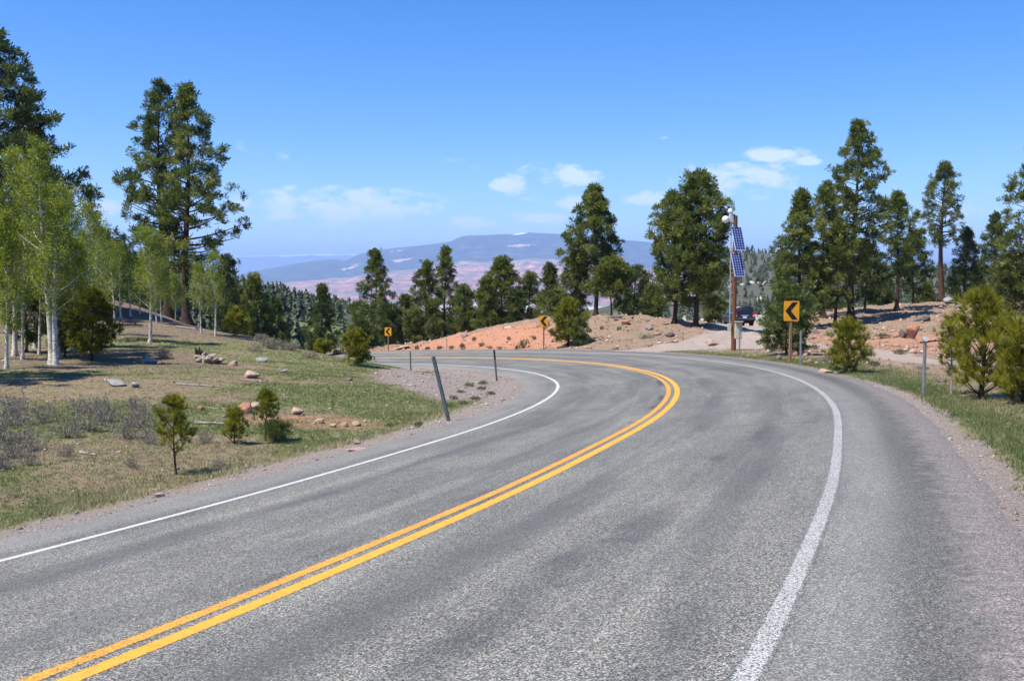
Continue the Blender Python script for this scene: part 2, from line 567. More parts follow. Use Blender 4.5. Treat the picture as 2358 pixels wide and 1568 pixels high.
# red soil on the cut bank and in streaks on the right
red = sstep(.25, .75, blob(-6.5, 81.5, 14, 5.0, -.95) * 1.6 + n1 * .5) * (d2 > 4.6)
red = np.maximum(red, .55 * sstep(.3, .8, blob(25, 55, 16, 16) + n1 * .9 + n2 * .8))
red = np.maximum(red, .45 * sstep(.45, .8, blob(27, 95, 6, 9) + n1 * .6))
red = np.maximum(red, .60 * sstep(.40, .85, blob(-5.0, 23.5, 3.2, 1.8) + n1 * .8))
# green: the left slope, the verge on the outside
green = (.36 + .62 * sstep(-.14, .18, n2 * .8 + n1 + .08)) * (GX < 3) * (1 - sstep(48, 66, GY)) * (d2 < 0)
green = np.maximum(green, (d2 > 0) * (1 - sstep(.6, 2.6, out + n1 * 1.2)) * (GY < 60) * .9)
green = np.maximum(green, .45 * sstep(.02, .3, n1 + n2 * .6) * (GX > 6) * (GY < 60))
green = np.maximum(green, .5 * sstep(.1, .3, n1) * (GY > 50))
green *= (1 - grav) * (1 - track) * (1 - .8 * red)
duff = np.maximum(sstep(.3, .8, blob(-22, 42, 15, 8, -.1) + n1 * .5), sstep(.25, .75, blob(-24, 68, 18, 22) + n1 * .5)) * (d2 < 0)   # needle and leaf litter under the trees
green *= (1 - .75 * duff)
track *= (out > .0)
A = dict(gravel=grav.ravel(), red=red.ravel(), green=green.ravel(), track=track.ravel(), duff=duff.ravel())

m, nt_, b = material('soil')
nA = noise(nt_, 1.6, 8, .68); nB = noise(nt_, 7., 7, .70); nC = noise(nt_, 38., 5, .7)
dirt = ramp(nt_, [(.3, (.140, .094, .066)), (.5, (.230, .163, .118)), (.7, (.325, .248, .188))], mth(nt_, 'ADD', mth(nt_, 'MULTIPLY', nB, .6), mth(nt_, 'MULTIPLY', nA, .4)))
redc = ramp(nt_, [(.3, (.240, .108, .066)), (.5, (.365, .178, .112)), (.72, (.450, .260, .185))], nB)
grn = ramp(nt_, [(.3, (.088, .108, .040)), (.5, (.150, .160, .068)), (.72, (.235, .205, .120))], nB)
gvl = ramp(nt_, [(.3, (.098, .080, .072)), (.5, (.225, .188, .170)), (.7, (.380, .330, .300))], nC)
trk = ramp(nt_, [(.3, (.215, .175, .148)), (.5, (.295, .245, .212)), (.7, (.385, .328, .290))], mth(nt_, 'ADD', mth(nt_, 'MULTIPLY', nC, .5), mth(nt_, 'MULTIPLY', nA, .5)))
duf = ramp(nt_, [(.3, (.095, .066, .047)), (.5, (.175, .128, .094)), (.7, (.270, .210, .160))], nB)
c = dirt
jit = mth(nt_, 'ADD', mth(nt_, 'MULTIPLY', mth(nt_, 'SUBTRACT', nB, .5), 1.3), mth(nt_, 'MULTIPLY', mth(nt_, 'SUBTRACT', nA, .5), 1.3))
for a_, col in (('duff', duf), ('red', redc), ('green', grn), ('gravel', gvl), ('track', trk)):
    c = mixc(nt_, mapr(nt_, mth(nt_, 'ADD', attr(nt_, a_), jit), .2, .8), c, col)
c = mixc(nt_, mapr(nt_, nC, .60, .72, 0, .5), c, (.42, .36, .30))
nt_.links.new(c, b.inputs['Base Color']); b.inputs['Roughness'].default_value = .95
b.inputs['Specular IOR Level'].default_value = .1
bump(nt_, b, mth(nt_, 'ADD', mth(nt_, 'MULTIPLY', nB, .6), mth(nt_, 'MULTIPLY', nC, .4)), .9, .06)
M['soil'] = m

ny, nx = GX.shape
idx = np.arange(ny * nx).reshape(ny, nx)
quads = np.stack([idx[:-1, :-1], idx[:-1, 1:], idx[1:, 1:], idx[1:, :-1]], -1).reshape(-1, 4)
V = np.stack([GX.ravel(), GY.ravel(), GZ.ravel()], 1)


def fmean(a): return a.ravel()[quads].mean(1)


is_track = (fmean(track) > .5) & (fmean(out) > 0)
is_gravel = (fmean(grav) > .5) & ~is_track & (fmean(out) > -.6) & (fmean(GY) < 100)


def submesh(name, fmask):
    q = quads[fmask]; u, inv = np.unique(q, return_inverse=True)
    me = mesh_np(name, V[u], inv.reshape(-1, 4), {k: v[u] for k, v in A.items()}, smooth=True)
    return tag(link(name, me, M['soil']), kind='structure')


submesh('ground', ~(is_track | is_gravel))
submesh('gravel_shoulder', is_gravel)
submesh('dirt_track', is_track)

# ------------------------------------------------------------------ road
m, nt_, b = material('chip_seal_asphalt')
uvn = nt_.nodes.new('ShaderNodeUVMap'); uvn.uv_map = 'UVMap'
sx = nt_.nodes.new('ShaderNodeSeparateXYZ'); nt_.links.new(uvn.outputs[0], sx.inputs[0])
U = sx.outputs[0]; Vv = sx.outputs[1]
spk = noise(nt_, 88., 3, .75)
vor = nt_.nodes.new('ShaderNodeTexVoronoi'); vor.inputs['Scale'].default_value = 112.
tco = nt_.nodes.new('ShaderNodeTexCoord'); nt_.links.new(tco.outputs['Object'], vor.inputs['Vector'])
chip = nt_.nodes.new('ShaderNodeSeparateColor'); nt_.links.new(vor.outputs['Color'], chip.inputs[0])
big = noise(nt_, .55, 6, .6)
streak = noise(nt_, 1.0, 6, .62, vec=uvn.outputs[0], stretch=(1.5, .13, 1))
mixv = mth(nt_, 'ADD', mth(nt_, 'MULTIPLY', chip.outputs[0], .55), mth(nt_, 'MULTIPLY', spk, .45))
asp = ramp(nt_, [(.20, (.030, .031, .029)), (.40, (.092, .094, .088)), (.60, (.188, .190, .178)), (.84, (.500, .495, .460))], mixv)
asp = mixc(nt_, .55, asp, mixc(nt_, 1.0, asp, ramp(nt_, [(.0, (.86, .92, 1.05)), (.45, (1., 1., 1.)), (.8, (1.12, 1.02, .84)), (1., (1.35, .98, .72))], chip.outputs[1]), 'MULTIPLY'))
tone = mth(nt_, 'ADD', mth(nt_, 'MULTIPLY', streak, .75), mth(nt_, 'MULTIPLY', big, .45))
asp = mixc(nt_, 1.0, asp, ramp(nt_, [(.42, (.70, .71, .72)), (.60, (1.03, 1.03, 1.03)), (.80, (1.34, 1.34, 1.30))], tone), 'MULTIPLY')


def bandu(lo, hi, soft):
    return mth(nt_, 'MULTIPLY', mapr(nt_, U, lo - soft, lo + soft), mapr(nt_, U, hi - soft, hi + soft, 1, 0))


wp = mth(nt_, 'MULTIPLY', mapr(nt_, streak, .40, .66), .55)
for lo, hi in ((-2.9, -2.2), (-1.25, -.6), (.7, 1.4), (2.2, 2.9)):
    asp = mixc(nt_, mth(nt_, 'MULTIPLY', bandu(lo, hi, .3), mth(nt_, 'SUBTRACT', .50, wp, clamp=True)), asp, (.082, .086, .088))
# oil seam beside the yellow lines and the tarry outer edge of the shoulder, the paler strip inside it
asp = mixc(nt_, mth(nt_, 'MULTIPLY', bandu(-.34, -.20, .07), mth(nt_, 'MULTIPLY', mapr(nt_, noise(nt_, .35, 3, .5), .5, .62), .75)), asp, (.036, .038, .044))
asp = mixc(nt_, mth(nt_, 'MULTIPLY', bandu(4.15, 5.2, .25), mapr(nt_, big, .2, .6, .5, .9)), asp, mixc(nt_, .6, asp, (.050, .050, .050)))
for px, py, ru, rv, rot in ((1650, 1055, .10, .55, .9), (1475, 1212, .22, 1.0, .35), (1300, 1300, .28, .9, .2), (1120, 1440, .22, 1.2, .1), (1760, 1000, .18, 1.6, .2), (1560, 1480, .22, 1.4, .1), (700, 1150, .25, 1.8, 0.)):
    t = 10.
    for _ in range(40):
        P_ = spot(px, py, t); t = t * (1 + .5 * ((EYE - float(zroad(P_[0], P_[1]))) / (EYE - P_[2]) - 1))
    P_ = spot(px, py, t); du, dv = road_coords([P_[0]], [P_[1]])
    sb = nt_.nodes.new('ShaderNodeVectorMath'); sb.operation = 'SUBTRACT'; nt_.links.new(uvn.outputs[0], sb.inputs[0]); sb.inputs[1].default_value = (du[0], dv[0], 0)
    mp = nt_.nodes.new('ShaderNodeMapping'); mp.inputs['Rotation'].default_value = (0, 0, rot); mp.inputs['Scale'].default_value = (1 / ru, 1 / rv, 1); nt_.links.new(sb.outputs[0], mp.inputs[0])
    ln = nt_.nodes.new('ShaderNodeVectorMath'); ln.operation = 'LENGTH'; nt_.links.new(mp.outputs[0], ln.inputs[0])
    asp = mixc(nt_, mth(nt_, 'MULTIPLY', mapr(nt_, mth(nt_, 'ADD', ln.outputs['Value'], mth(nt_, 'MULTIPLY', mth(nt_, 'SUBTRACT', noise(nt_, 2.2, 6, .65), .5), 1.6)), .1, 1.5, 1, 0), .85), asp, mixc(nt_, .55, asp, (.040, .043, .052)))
eg = mapr(nt_, mth(nt_, 'ADD', U, mth(nt_, 'MULTIPLY', mth(nt_, 'SUBTRACT', noise(nt_, 5.0, 7, .75), .5), 1.5)), 4.45, 4.95)
asp = mixc(nt_, eg, asp, ramp(nt_, [(.25, (.066, .056, .052)), (.45, (.172, .150, .138)), (.62, (.290, .256, .236)), (.82, (.50, .455, .415))], mth(nt_, 'ADD', mth(nt_, 'MULTIPLY', noise(nt_, 38., 5, .7), .5), mth(nt_, 'MULTIPLY', chip.outputs[2], .5))))
asp = mixc(nt_, mth(nt_, 'MULTIPLY', bandu(3.7, 4.25, .15), .45), asp, mixc(nt_, .55, asp, (.26, .26, .265)))
asp = mixc(nt_, mth(nt_, 'MULTIPLY', bandu(-5., -4.0, .2), .6), asp, mixc(nt_, .5, asp, (.25, .24, .23)))
nt_.links.new(asp, b.inputs['Base Color']); b.inputs['Roughness'].default_value = .82
b.inputs['Specular IOR Level'].default_value = .3
bump(nt_, b, mixv, .9, .014)
M['asphalt'] = m
aspnode = mixv


def strip(name, o0, o1, dz, mat, parent=None, ncol=2, s0=None, s1=None, thick=.0, wob=0., seed=0):
    k = np.arange(len(CL))
    if s0 is not None: k = k[(ARC >= s0) & (ARC <= s1)]
    rows = []; uv = []
    for j in range(ncol):
        t = j / (ncol - 1)
        a = o0(ARC[k]) if callable(o0) else o0
        c_ = o1(ARC[k]) if callable(o1) else o1
        off = a + (c_ - a) * t
        off = off + np.zeros(len(k)) + wob * (vnoise(ARC[k] * 1.7, ARC[k] * 0, seed + j) - .5)
        p = CL[k] + NRM[k] * off[:, None]
        rows.append(np.column_stack([p, zroad(p[:, 0], p[:, 1]) + dz - (.036 * sstep(4.6, 5.08, off) if thick else 0)])); uv.append(np.column_stack([off, ARC[k]]))
    Vv_ = np.concatenate(rows); uv = np.concatenate(uv); n = len(k)
    if thick:
        for j in (0, ncol - 1):
            q = rows[j].copy(); q[:, 2] -= thick; q[:, :2] += NRM[k] * (.04 if j else -.04)
            Vv_ = np.concatenate([Vv_, q]); uv = np.concatenate([uv, uv[j * n:(j + 1) * n]])
    F = []
    def lay(a, b_):
        i = np.arange(n - 1)
        F.append(np.stack([a * n + i, b_ * n + i, b_ * n + i + 1, a * n + i + 1], 1))
    for j in range(ncol - 1): lay(j, j + 1)
    if thick: lay(ncol, 0); lay(ncol - 1, ncol + 1)
    me = mesh_np(name, Vv_, np.concatenate(F), uv=uv, smooth=not thick)
    return link(name, me, mat, parent)


road = strip('road', edge_l, edge_r, 0.0, M['asphalt'], ncol=24, thick=.05)
tag(road, kind='structure')


def paint(name, col, cover, centre, half, wornc=(.150, .149, .147)):
    m, nt, b = material(name)
    u = nt.nodes.new('ShaderNodeUVMap'); u.uv_map = 'UVMap'
    su = nt.nodes.new('ShaderNodeSeparateXYZ'); nt.links.new(u.outputs[0], su.inputs[0])
    vo = nt.nodes.new('ShaderNodeTexVoronoi'); vo.inputs['Scale'].default_value = 135.
    tc_ = nt.nodes.new('ShaderNodeTexCoord'); nt.links.new(tc_.outputs['Object'], vo.inputs['Vector'])
    ch = nt.nodes.new('ShaderNodeSeparateColor'); nt.links.new(vo.outputs['Color'], ch.inputs[0])
    sp = noise(nt, 105., 3, .75)
    f = mth(nt, 'ADD', mth(nt, 'ADD', mth(nt, 'MULTIPLY', ch.outputs[0], .50), mth(nt, 'MULTIPLY', sp, .30)), mth(nt, 'MULTIPLY', noise(nt, 1.1, 5, .6), .20))
    away = mth(nt, 'ABSOLUTE', mth(nt, 'SUBTRACT', su.outputs[0], centre))
    f = mth(nt, 'SUBTRACT', f, mapr(nt, away, half * .72, half * 1.12, 0, .45))
    k = mapr(nt, f, cover - .17, cover + .10)
    c = mixc(nt, mapr(nt, noise(nt, 9., 4, .6), .3, .7), tuple(q * .86 for q in col), col)
    mixv_ = mth(nt, 'ADD', mth(nt, 'MULTIPLY', ch.outputs[0], .55), mth(nt, 'MULTIPLY', sp, .45))
    road_ = ramp(nt, [(.20, (.030, .031, .029)), (.40, (.092, .094, .088)), (.60, (.188, .190, .178)), (.84, (.500, .495, .460))], mixv_)
    nt.links.new(mixc(nt, k, road_, c), b.inputs['Base Color'])
    b.inputs['Roughness'].default_value = .7
    bump(nt, b, mixv_, .8, .012)
    return m


M['yellow'] = paint('yellow_paint', (.77, .375, .050), .28, .12, .080)
M['yellowworn'] = paint('worn_yellow_paint', (.74, .36, .055), .37, -.12, .070)
M['white'] = paint('white_paint', (.60, .60, .59), .30, -3.63, .056)
M['whiteworn'] = paint('worn_white_paint', (.50, .50, .485), .47, 3.62, .068)
o = strip('centre_line', .038, .202, .002, M['yellow'], road, ncol=3); o['label'] = 'outer yellow centre line, bolder and fresher'
o = strip('centre_line', -.194, -.046, .002, M['yellowworn'], road, ncol=3); o['label'] = 'inner yellow centre line, thinner and worn'
o = strip('edge_line', -3.692, -3.568, .002, M['white'], road, ncol=3); o['label'] = 'narrow white edge line on the inside of the bend'
o = strip('edge_line', 3.535, 3.705, .002, M['whiteworn'], road, ncol=3); o['label'] = 'worn wide white edge line on the outside of the bend'
M['tar'] = plain('crack_sealer', (.095, .096, .095), .7)
for s_off, o0, o1, wd in ((13.3, -3.3, -.3, .011), (17.6, 1.0, 3.3, .024), (24, 1.1, 3.1, .028)):
    s0_ = ARC[np.argmin(np.abs(CL[:, 1] - s_off))]
    t = np.linspace(0, 1, 26); off = o0 + (o1 - o0) * t
    ss = s0_ + .25 * (vnoise(off * 1.3, off * 0, int(s_off)) - .5) + off * .06
    cx = np.interp(ss, ARC, CL[:, 0]); cy = np.interp(ss, ARC, CL[:, 1]); nx_ = np.interp(ss, ARC, NRM[:, 0]); ny_ = np.interp(ss, ARC, NRM[:, 1])
    P0 = np.stack([cx + nx_ * off, cy + ny_ * off], 1); tn = np.stack([-ny_, nx_], 1)
    w_ = (wd * (.35 + .9 * vnoise(off * 3, off * 0, int(s_off) + 5)))[:, None]
    pa, pb = P0 - tn * w_, P0 + tn * w_
    VV = np.concatenate([np.column_stack([q, zroad(q[:, 0], q[:, 1]) + .003]) for q in (pa, pb)])
    i = np.arange(25)
    link('road_crack', mesh_np('road_crack', VV, np.stack([i, i + 26, i + 27, i + 1], 1)), M['tar'], road)

# ------------------------------------------------------------------ far land
c2 = []
for px, py, Y in [(-600, 520, 420), (-200, 530, 450), (270, 592, 500), (380, 630, 600), (520, 668, 700), (600, 688, 800), (700, 716, 1000), (820, 738, 1200), (900, 748, 1300), (1000, 752, 1400),
                  (600, 722, 420), (500, 715, 380), (680, 757, 340), (760, 765, 340), (860, 775, 360), (1000, 785, 400), (250, 700, 300), (-200, 700, 280),
                  (1500, 690, 1000), (1640, 612, 1050), (1717, 583, 1050), (1800, 600, 1050), (1900, 640, 1050), (2000, 632, 1000), (2100, 634, 1000), (2250, 645, 1000), (2500, 620, 1000),
                  (1700, 730, 520), (1900, 740, 480), (2100, 740, 460), (2300, 740, 460), (1500, 760, 520), (1300, 765, 700), (1250, 760, 1200), (2700, 720, 480), (1600, 680, 760), (1750, 670, 760), (2000, 690, 720)]:
    c2.append(spot(px, py, Y))
c2 += [(-300, 150, -20), (0, 150, -24), (300, 150, -18), (-100, 230, -28), (100, 230, -32), (0, 300, -36), (-700, 150, 10), (700, 150, -10), (1400, 600, -20), (-1400, 600, 60),
       (-600, 1500, -80), (0, 2000, -200), (600, 1700, -120), (-1400, 2000, -150), (1400, 2000, -150), (-1400, 2900, -345), (0, 2900, -345), (1400, 2900, -345), (-700, 2900, -345), (700, 2900, -345)]
T2 = tps_fit(c2, .002)
fx = np.linspace(-1500, 1500, 200); fy = np.concatenate([np.linspace(150, 1500, 130)[:-1], np.linspace(1500, 3000, 50)])
FX, FY = np.meshgrid(fx, fy)


def far_h(x, y): return T2(x, y) + 14 * fbm(x * .009, y * .009, 81, 4) * sstep(200, 500, y)


FZ = far_h(FX, FY)
fi = np.arange(FX.size).reshape(FX.shape)
fq = np.stack([fi[:-1, :-1], fi[:-1, 1:], fi[1:, 1:], fi[1:, :-1]], -1).reshape(-1, 4)
meadow = np.exp(-(((FX + 72) / 13) ** 2 + ((FY - 345) / 26) ** 2))
rocky = sstep(.50, .66, fbm(FX * .012 + FY * .006, FY * .016, 91, 4) + .46 + .14 * np.exp(-((FX / FY - .25) / .055) ** 2)) * sstep(60, 200, FX) * (1 - sstep(760, 900, FY))
m, nt_, b = material('hill_soil')
q1 = noise(nt_, .03, 7, .65); q2 = noise(nt_, .35, 6, .65)
c = ramp(nt_, [(.35, (.045, .058, .030)), (.55, (.085, .088, .050)), (.75, (.17, .15, .10))], q1)
c = mixc(nt_, mapr(nt_, attr(nt_, 'bare'), 0, 1, 0, .75), c, ramp(nt_, [(.3, (.050, .052, .042)), (.55, (.098, .094, .080)), (.75, (.17, .155, .135))], q2))
c = mixc(nt_, mapr(nt_, mth(nt_, 'ADD', attr(nt_, 'rocky'), mth(nt_, 'SUBTRACT', q2, .5)), .35, .75), c, ramp(nt_, [(.3, (.26, .22, .19)), (.6, (.52, .47, .41))], q2))
c = mixc(nt_, attr(nt_, 'meadow'), c, (.17, .24, .06))
nt_.links.new(c, b.inputs['Base Color']); b.inputs['Roughness'].default_value = 1; bump(nt_, b, q2, 1., 1.5)
M['hill'] = m
tag(link('hills', mesh_np('hills', np.stack([FX.ravel(), FY.ravel(), FZ.ravel()], 1), fq, dict(meadow=meadow.ravel(), rocky=rocky.ravel(), bare=sstep(40, 160, FX).ravel()), smooth=True), M['hill']), kind='structure')

# the broad valley, out to the horizon
rr = np.concatenate([[0], np.geomspace(900, 95000, 40)]); aa = np.linspace(0, 2 * math.pi, 97)[:-1]
VV = [(0, 0, -362)]
for r_ in rr[1:]:
    for a_ in aa: VV.append((r_ * math.sin(a_), r_ * math.cos(a_), -362 + (8 * math.sin(r_ * .001 + a_ * 5))))
F = []
nA_ = len(aa)
tri = [(0, 1 + (k + 1) % nA_, 1 + k) for k in range(nA_)]
for i in range(len(rr) - 2):
    for k in range(nA_):
        a0 = 1 + i * nA_ + k; a1 = 1 + i * nA_ + (k + 1) % nA_
        F.append((a0, a1, a1 + nA_, a0 + nA_))
me = bpy.data.meshes.new('valley_floor'); me.from_pydata(VV, [], tri + F); me.update()
m, nt_, b = material('valley_soil')
c = ramp(nt_, [(.35, (.07, .08, .05)), (.5, (.16, .15, .10)), (.62, (.40, .33, .26)), (.75, (.14, .15, .09))], noise(nt_, .0009, 8, .65))
nt_.links.new(c, b.inputs['Base Color']); b.inputs['Roughness'].default_value = 1
tag(link('valley_floor', me, m), kind='structure')

# mesa with red cliffs, about 20 km off
RIDGE = [(-520, 700), (300, 650), (545, 634), (600, 622), (690, 606), (725, 601), (770, 597), (800, 601), (822, 588), (860, 577), (960, 567), (1020, 560), (1045, 555), (1058, 546), (1080, 543), (1180, 540), (1215, 536), (1310, 541),
         (1420, 552), (1500, 559), (1600, 572), (1720, 582), (1860, 600), (2060, 606), (2358, 598), (2700, 610), (3200, 620)]
rx_ = np.array([(p[0] - 1179) / FPX * 20000 for p in RIDGE]); rz_ = np.array([EYE + (HOR - p[1]) / FPX * 20000 for p in RIDGE])
mx = np.linspace(-14500, 17000, 260); my = np.concatenate([np.linspace(8200, 20000, 120)[:-1], np.linspace(20000, 26000, 22)])
MX, MY = np.meshgrid(mx, my)
st = np.clip((MY - 8200) / 11800, 0, 1.001)
wob = fbm(MX * .00055, MY * .00035, 101, 5); wob2 = fbm(MX * .0021, MY * .0012, 103, 4)
sw = st + (wob * .16 + wob2 * .05) * sstep(0, .08, st) * (1 - sstep(.80, .98, st))
G = [(0, 0), (.10, .02), (.13, .055), (.22, .07), (.26, .15), (.34, .17), (.37, .24), (.45, .27), (.50, .36), (.56, .39), (.60, .47), (.72, .58), (.86, .80), (.955, .955), (1, 1), (1.1, 1)]
g = np.interp(sw, [p[0] for p in G], [p[1] for p in G])
ridge = np.interp(MX * 20000 / np.maximum(MY, 15000), rx_, rz_)
MZ = -385 + (ridge + 385) * g + 60 * wob2 * sstep(.3, .7, st) * (1 - sstep(.88, .99, st))
MZ = np.where(MY > 20000, np.interp(MX, rx_, rz_) - (MY - 20000) * .10, MZ)
fi = np.arange(MX.size).reshape(MX.shape)
fq = np.stack([fi[:-1, :-1], fi[:-1, 1:], fi[1:, 1:], fi[1:, :-1]], -1).reshape(-1, 4)
m, nt_, b = material('mesa_rock')
ge = nt_.nodes.new('ShaderNodeNewGeometry'); sz = nt_.nodes.new('ShaderNodeSeparateXYZ'); nt_.links.new(ge.outputs['Position'], sz.inputs[0])
wn = noise(nt_, .0011, 8, .65); wn2 = noise(nt_, .00035, 6, .6); wn3 = noise(nt_, .004, 6, .65)
lay = mth(nt_, 'ADD', attr(nt_, 'lev'), mth(nt_, 'MULTIPLY', mth(nt_, 'SUBTRACT', wn, .5), .10))
strata = ramp(nt_, [(.0, (.52, .46, .38)), (.050, (.62, .56, .47)), (.062, (.20, .20, .13)), (.085, (.46, .17, .10)), (.11, (.24, .13, .09)), (.13, (.56, .21, .12)), (.165, (.26, .18, .11)), (.19, (.20, .18, .11)), (.21, (.55, .20, .115)), (.25, (.34, .14, .09)),
                    (.27, (.60, .24, .14)), (.31, (.24, .17, .10)), (.34, (.56, .24, .15)), (.37, (.36, .16, .10)), (.40, (.60, .28, .18)), (.44, (.30, .19, .12)), (.50, (.56, .36, .25))], lay)
forest = ramp(nt_, [(.4, (.018, .032, .030)), (.7, (.050, .062, .050))], wn3)
gully_shade = noise(nt_, .0045, 6, .7, stretch=(1.6, .5, .12))
strata = mixc(nt_, 1.0, strata, ramp(nt_, [(.38, (.42, .40, .42)), (.52, (1., 1., 1.)), (.68, (1.25, 1.2, 1.15))], gully_shade), 'MULTIPLY')  # upright streaks put gully shade and sunlit ribs into the cliff colour
ff = mth(nt_, 'ADD', attr(nt_, 'lev'), mth(nt_, 'MULTIPLY', mth(nt_, 'SUBTRACT', wn2, .5), .55))
strata = mixc(nt_, mapr(nt_, noise(nt_, .0022, 6, .65, stretch=(1, 1, 5)), .42, .62, 0, .75), strata, mixc(nt_, .6, strata, (.10, .10, .07)))
c = mixc(nt_, mapr(nt_, ff, .44, .50), strata, forest)
c = mixc(nt_, mth(nt_, 'MULTIPLY', mapr(nt_, wn3, .52, .60), mapr(nt_, attr(nt_, 'lev'), .06, .3, 0, .65)), c, (.11, .105, .06))
c = mixc(nt_, mth(nt_, 'MULTIPLY', mapr(nt_, noise(nt_, .0007, 7, .62, stretch=(1, .5, 3)), .64, .66), mapr(nt_, attr(nt_, 'lev'), .38, .46)), c, (.50, .36, .27))
c = mixc(nt_, attr(nt_, 'snow'), c, (.85, .87, .9))
nt_.links.new(c, b.inputs['Base Color']); b.inputs['Roughness'].default_value = 1
M['mesa'] = m
snow = ((np.abs(MX - (1195 - 1179) / FPX * 20000) < 150) & (MY > 19700) & (MY < 20400)).astype(float)
mesa = link('mesa', mesh_np('mesa', np.stack([MX.ravel(), MY.ravel(), MZ.ravel()], 1), fq, dict(lev=np.clip(g, 0, 1).ravel(), snow=snow.ravel()), smooth=True), M['mesa'])
tag(mesa, kind='structure')

# snow-topped plateau about 45 km off
px_ = np.linspace(-22000, 24000, 240); py_ = np.array([33000, 37000, 40000, 42500, 44000, 44800, 45400, 46500, 50000])
PX, PY = np.meshgrid(px_, py_)
top = EYE + (HOR - np.interp(px_ * 2219.7 / 45000 + 1179, [0, 540, 700, 850, 1000, 1400, 2400], [596, 590, 585, 586, 596, 602, 610])) / 2219.7 * 45000 + 90 * fbm(px_ * .0006, px_ * 0, 111, 4)
pr = np.array([0, .16, .36, .62, .84, .95, 1., 1., .5])
PZ = -380 + (top[None] + 380) * pr[:, None] + 160 * fbm(PX * .0006, PY * .0006, 113, 4) * (pr * (1 - pr) * 3)[:, None]
fi = np.arange(PX.size).reshape(PX.shape)
fq = np.stack([fi[:-1, :-1], fi[:-1, 1:], fi[1:, 1:], fi[1:, :-1]], -1).reshape(-1, 4)
m, nt_, b = material('snowy_plateau')
c = ramp(nt_, [(.4, (.045, .060, .050)), (.7, (.12, .13, .10))], noise(nt_, .0012, 7, .65))
c = mixc(nt_, mapr(nt_, mth(nt_, 'ADD', attr(nt_, 'lev'), mth(nt_, 'MULTIPLY', mth(nt_, 'SUBTRACT', noise(nt_, .0008, 6, .65), .5), .30)), .91, .95), c, (.88, .90, .93))
nt_.links.new(c, b.inputs['Base Color']); b.inputs['Roughness'].default_value = 1
tag(link('snowy_plateau', mesh_np('snowy_plateau', np.stack([PX.ravel(), PY.ravel(), PZ.ravel()], 1), fq, dict(lev=np.repeat(pr[:, None], len(px_), 1).ravel()), smooth=True), m), kind='structure')


# ------------------------------------------------------------------ plants
def unit(v): return v / (np.linalg.norm(v, axis=-1, keepdims=True) + 1e-9)


def needles(P, D, size, k, width, g, tint, spread=1.0, puff=True):
    """k needle blades round every tuft point P, biased to D; far tufts are made of blades that widen outwards"""
    n = len(P)
    v = unit(g.normal(size=(n, k, 3)) * spread + D[:, None] * 1.0)
    L = size[:, None] * g.uniform(.65, 1.1, (n, k))
    side = unit(np.cross(v, g.normal(size=(n, k, 3))))
    w = (width * L)[..., None]
    base = P[:, None] + v * (L * .06)[..., None]
    tip = P[:, None] + v * L[..., None] + np.array([0, 0, 1]) * (L * .06)[..., None]
    if puff: tri = [base, tip + side * w, tip - side * w * .6 - v * (L * .18)[..., None]]
    else: tri = [base + side * w, tip, base - side * w]
    Vt = np.stack(tri, 2).reshape(-1, 3)
    F = np.arange(n * k * 3).reshape(-1, 3)
    tt = np.repeat((tint[:, None] + g.normal(0, .10, (n, k))).ravel(), 3)
    return Vt, F, np.clip(tt, 0, 1)


def tubes(lines, n=5):
    """lines: list of (pts, radii) -> one quad mesh"""
    VV = []; FF = []; b0 = 0
    for pts, rad in lines:
        pts = np.asarray(pts, float); rad = np.asarray(rad, float); m = len(pts)
        d = unit(np.gradient(pts, axis=0)); a = unit(np.cross(d, np.array([.31, .95, .08]))); b_ = np.cross(d, a)
        th = np.arange(n) * 2 * math.pi / n
        ring = pts[:, None] + (a[:, None] * np.cos(th)[None, :, None] + b_[:, None] * np.sin(th)[None, :, None]) * rad[:, None, None]
        VV.append(ring.reshape(-1, 3))
        i = np.arange(m - 1)[:, None] * n; k = np.arange(n)[None]
        q = np.stack([i + k, i + (k + 1) % n, i + n + (k + 1) % n, i + n + k], -1).reshape(-1, 4)
        FF.append(q + b0); b0 += m * n
    return np.concatenate(VV), np.concatenate(FF)


PROF = dict(cone=[(0, .70), (.12, 1), (.35, .88), (.6, .60), (.8, .36), (.93, .17), (1, .05)],
            oval=[(0, .55), (.2, .95), (.45, 1), (.7, .80), (.87, .50), (.96, .25), (1, .08)],
            column=[(0, .55), (.15, .88), (.38, 1), (.62, .80), (.82, .48), (.93, .24), (1, .07)],
            spire=[(0, .9), (.2, 1), (.45, .66), (.6, .40), (.75, .22), (.9, .12), (1, .04)],
            round=[(0, .75), (.25, 1), (.55, .97), (.8, .72), (.93, .42), (1, .15)],
            broad=[(0, .65), (.22, 1), (.5, .98), (.72, .80), (.88, .60), (.96, .42), (1, .16)])


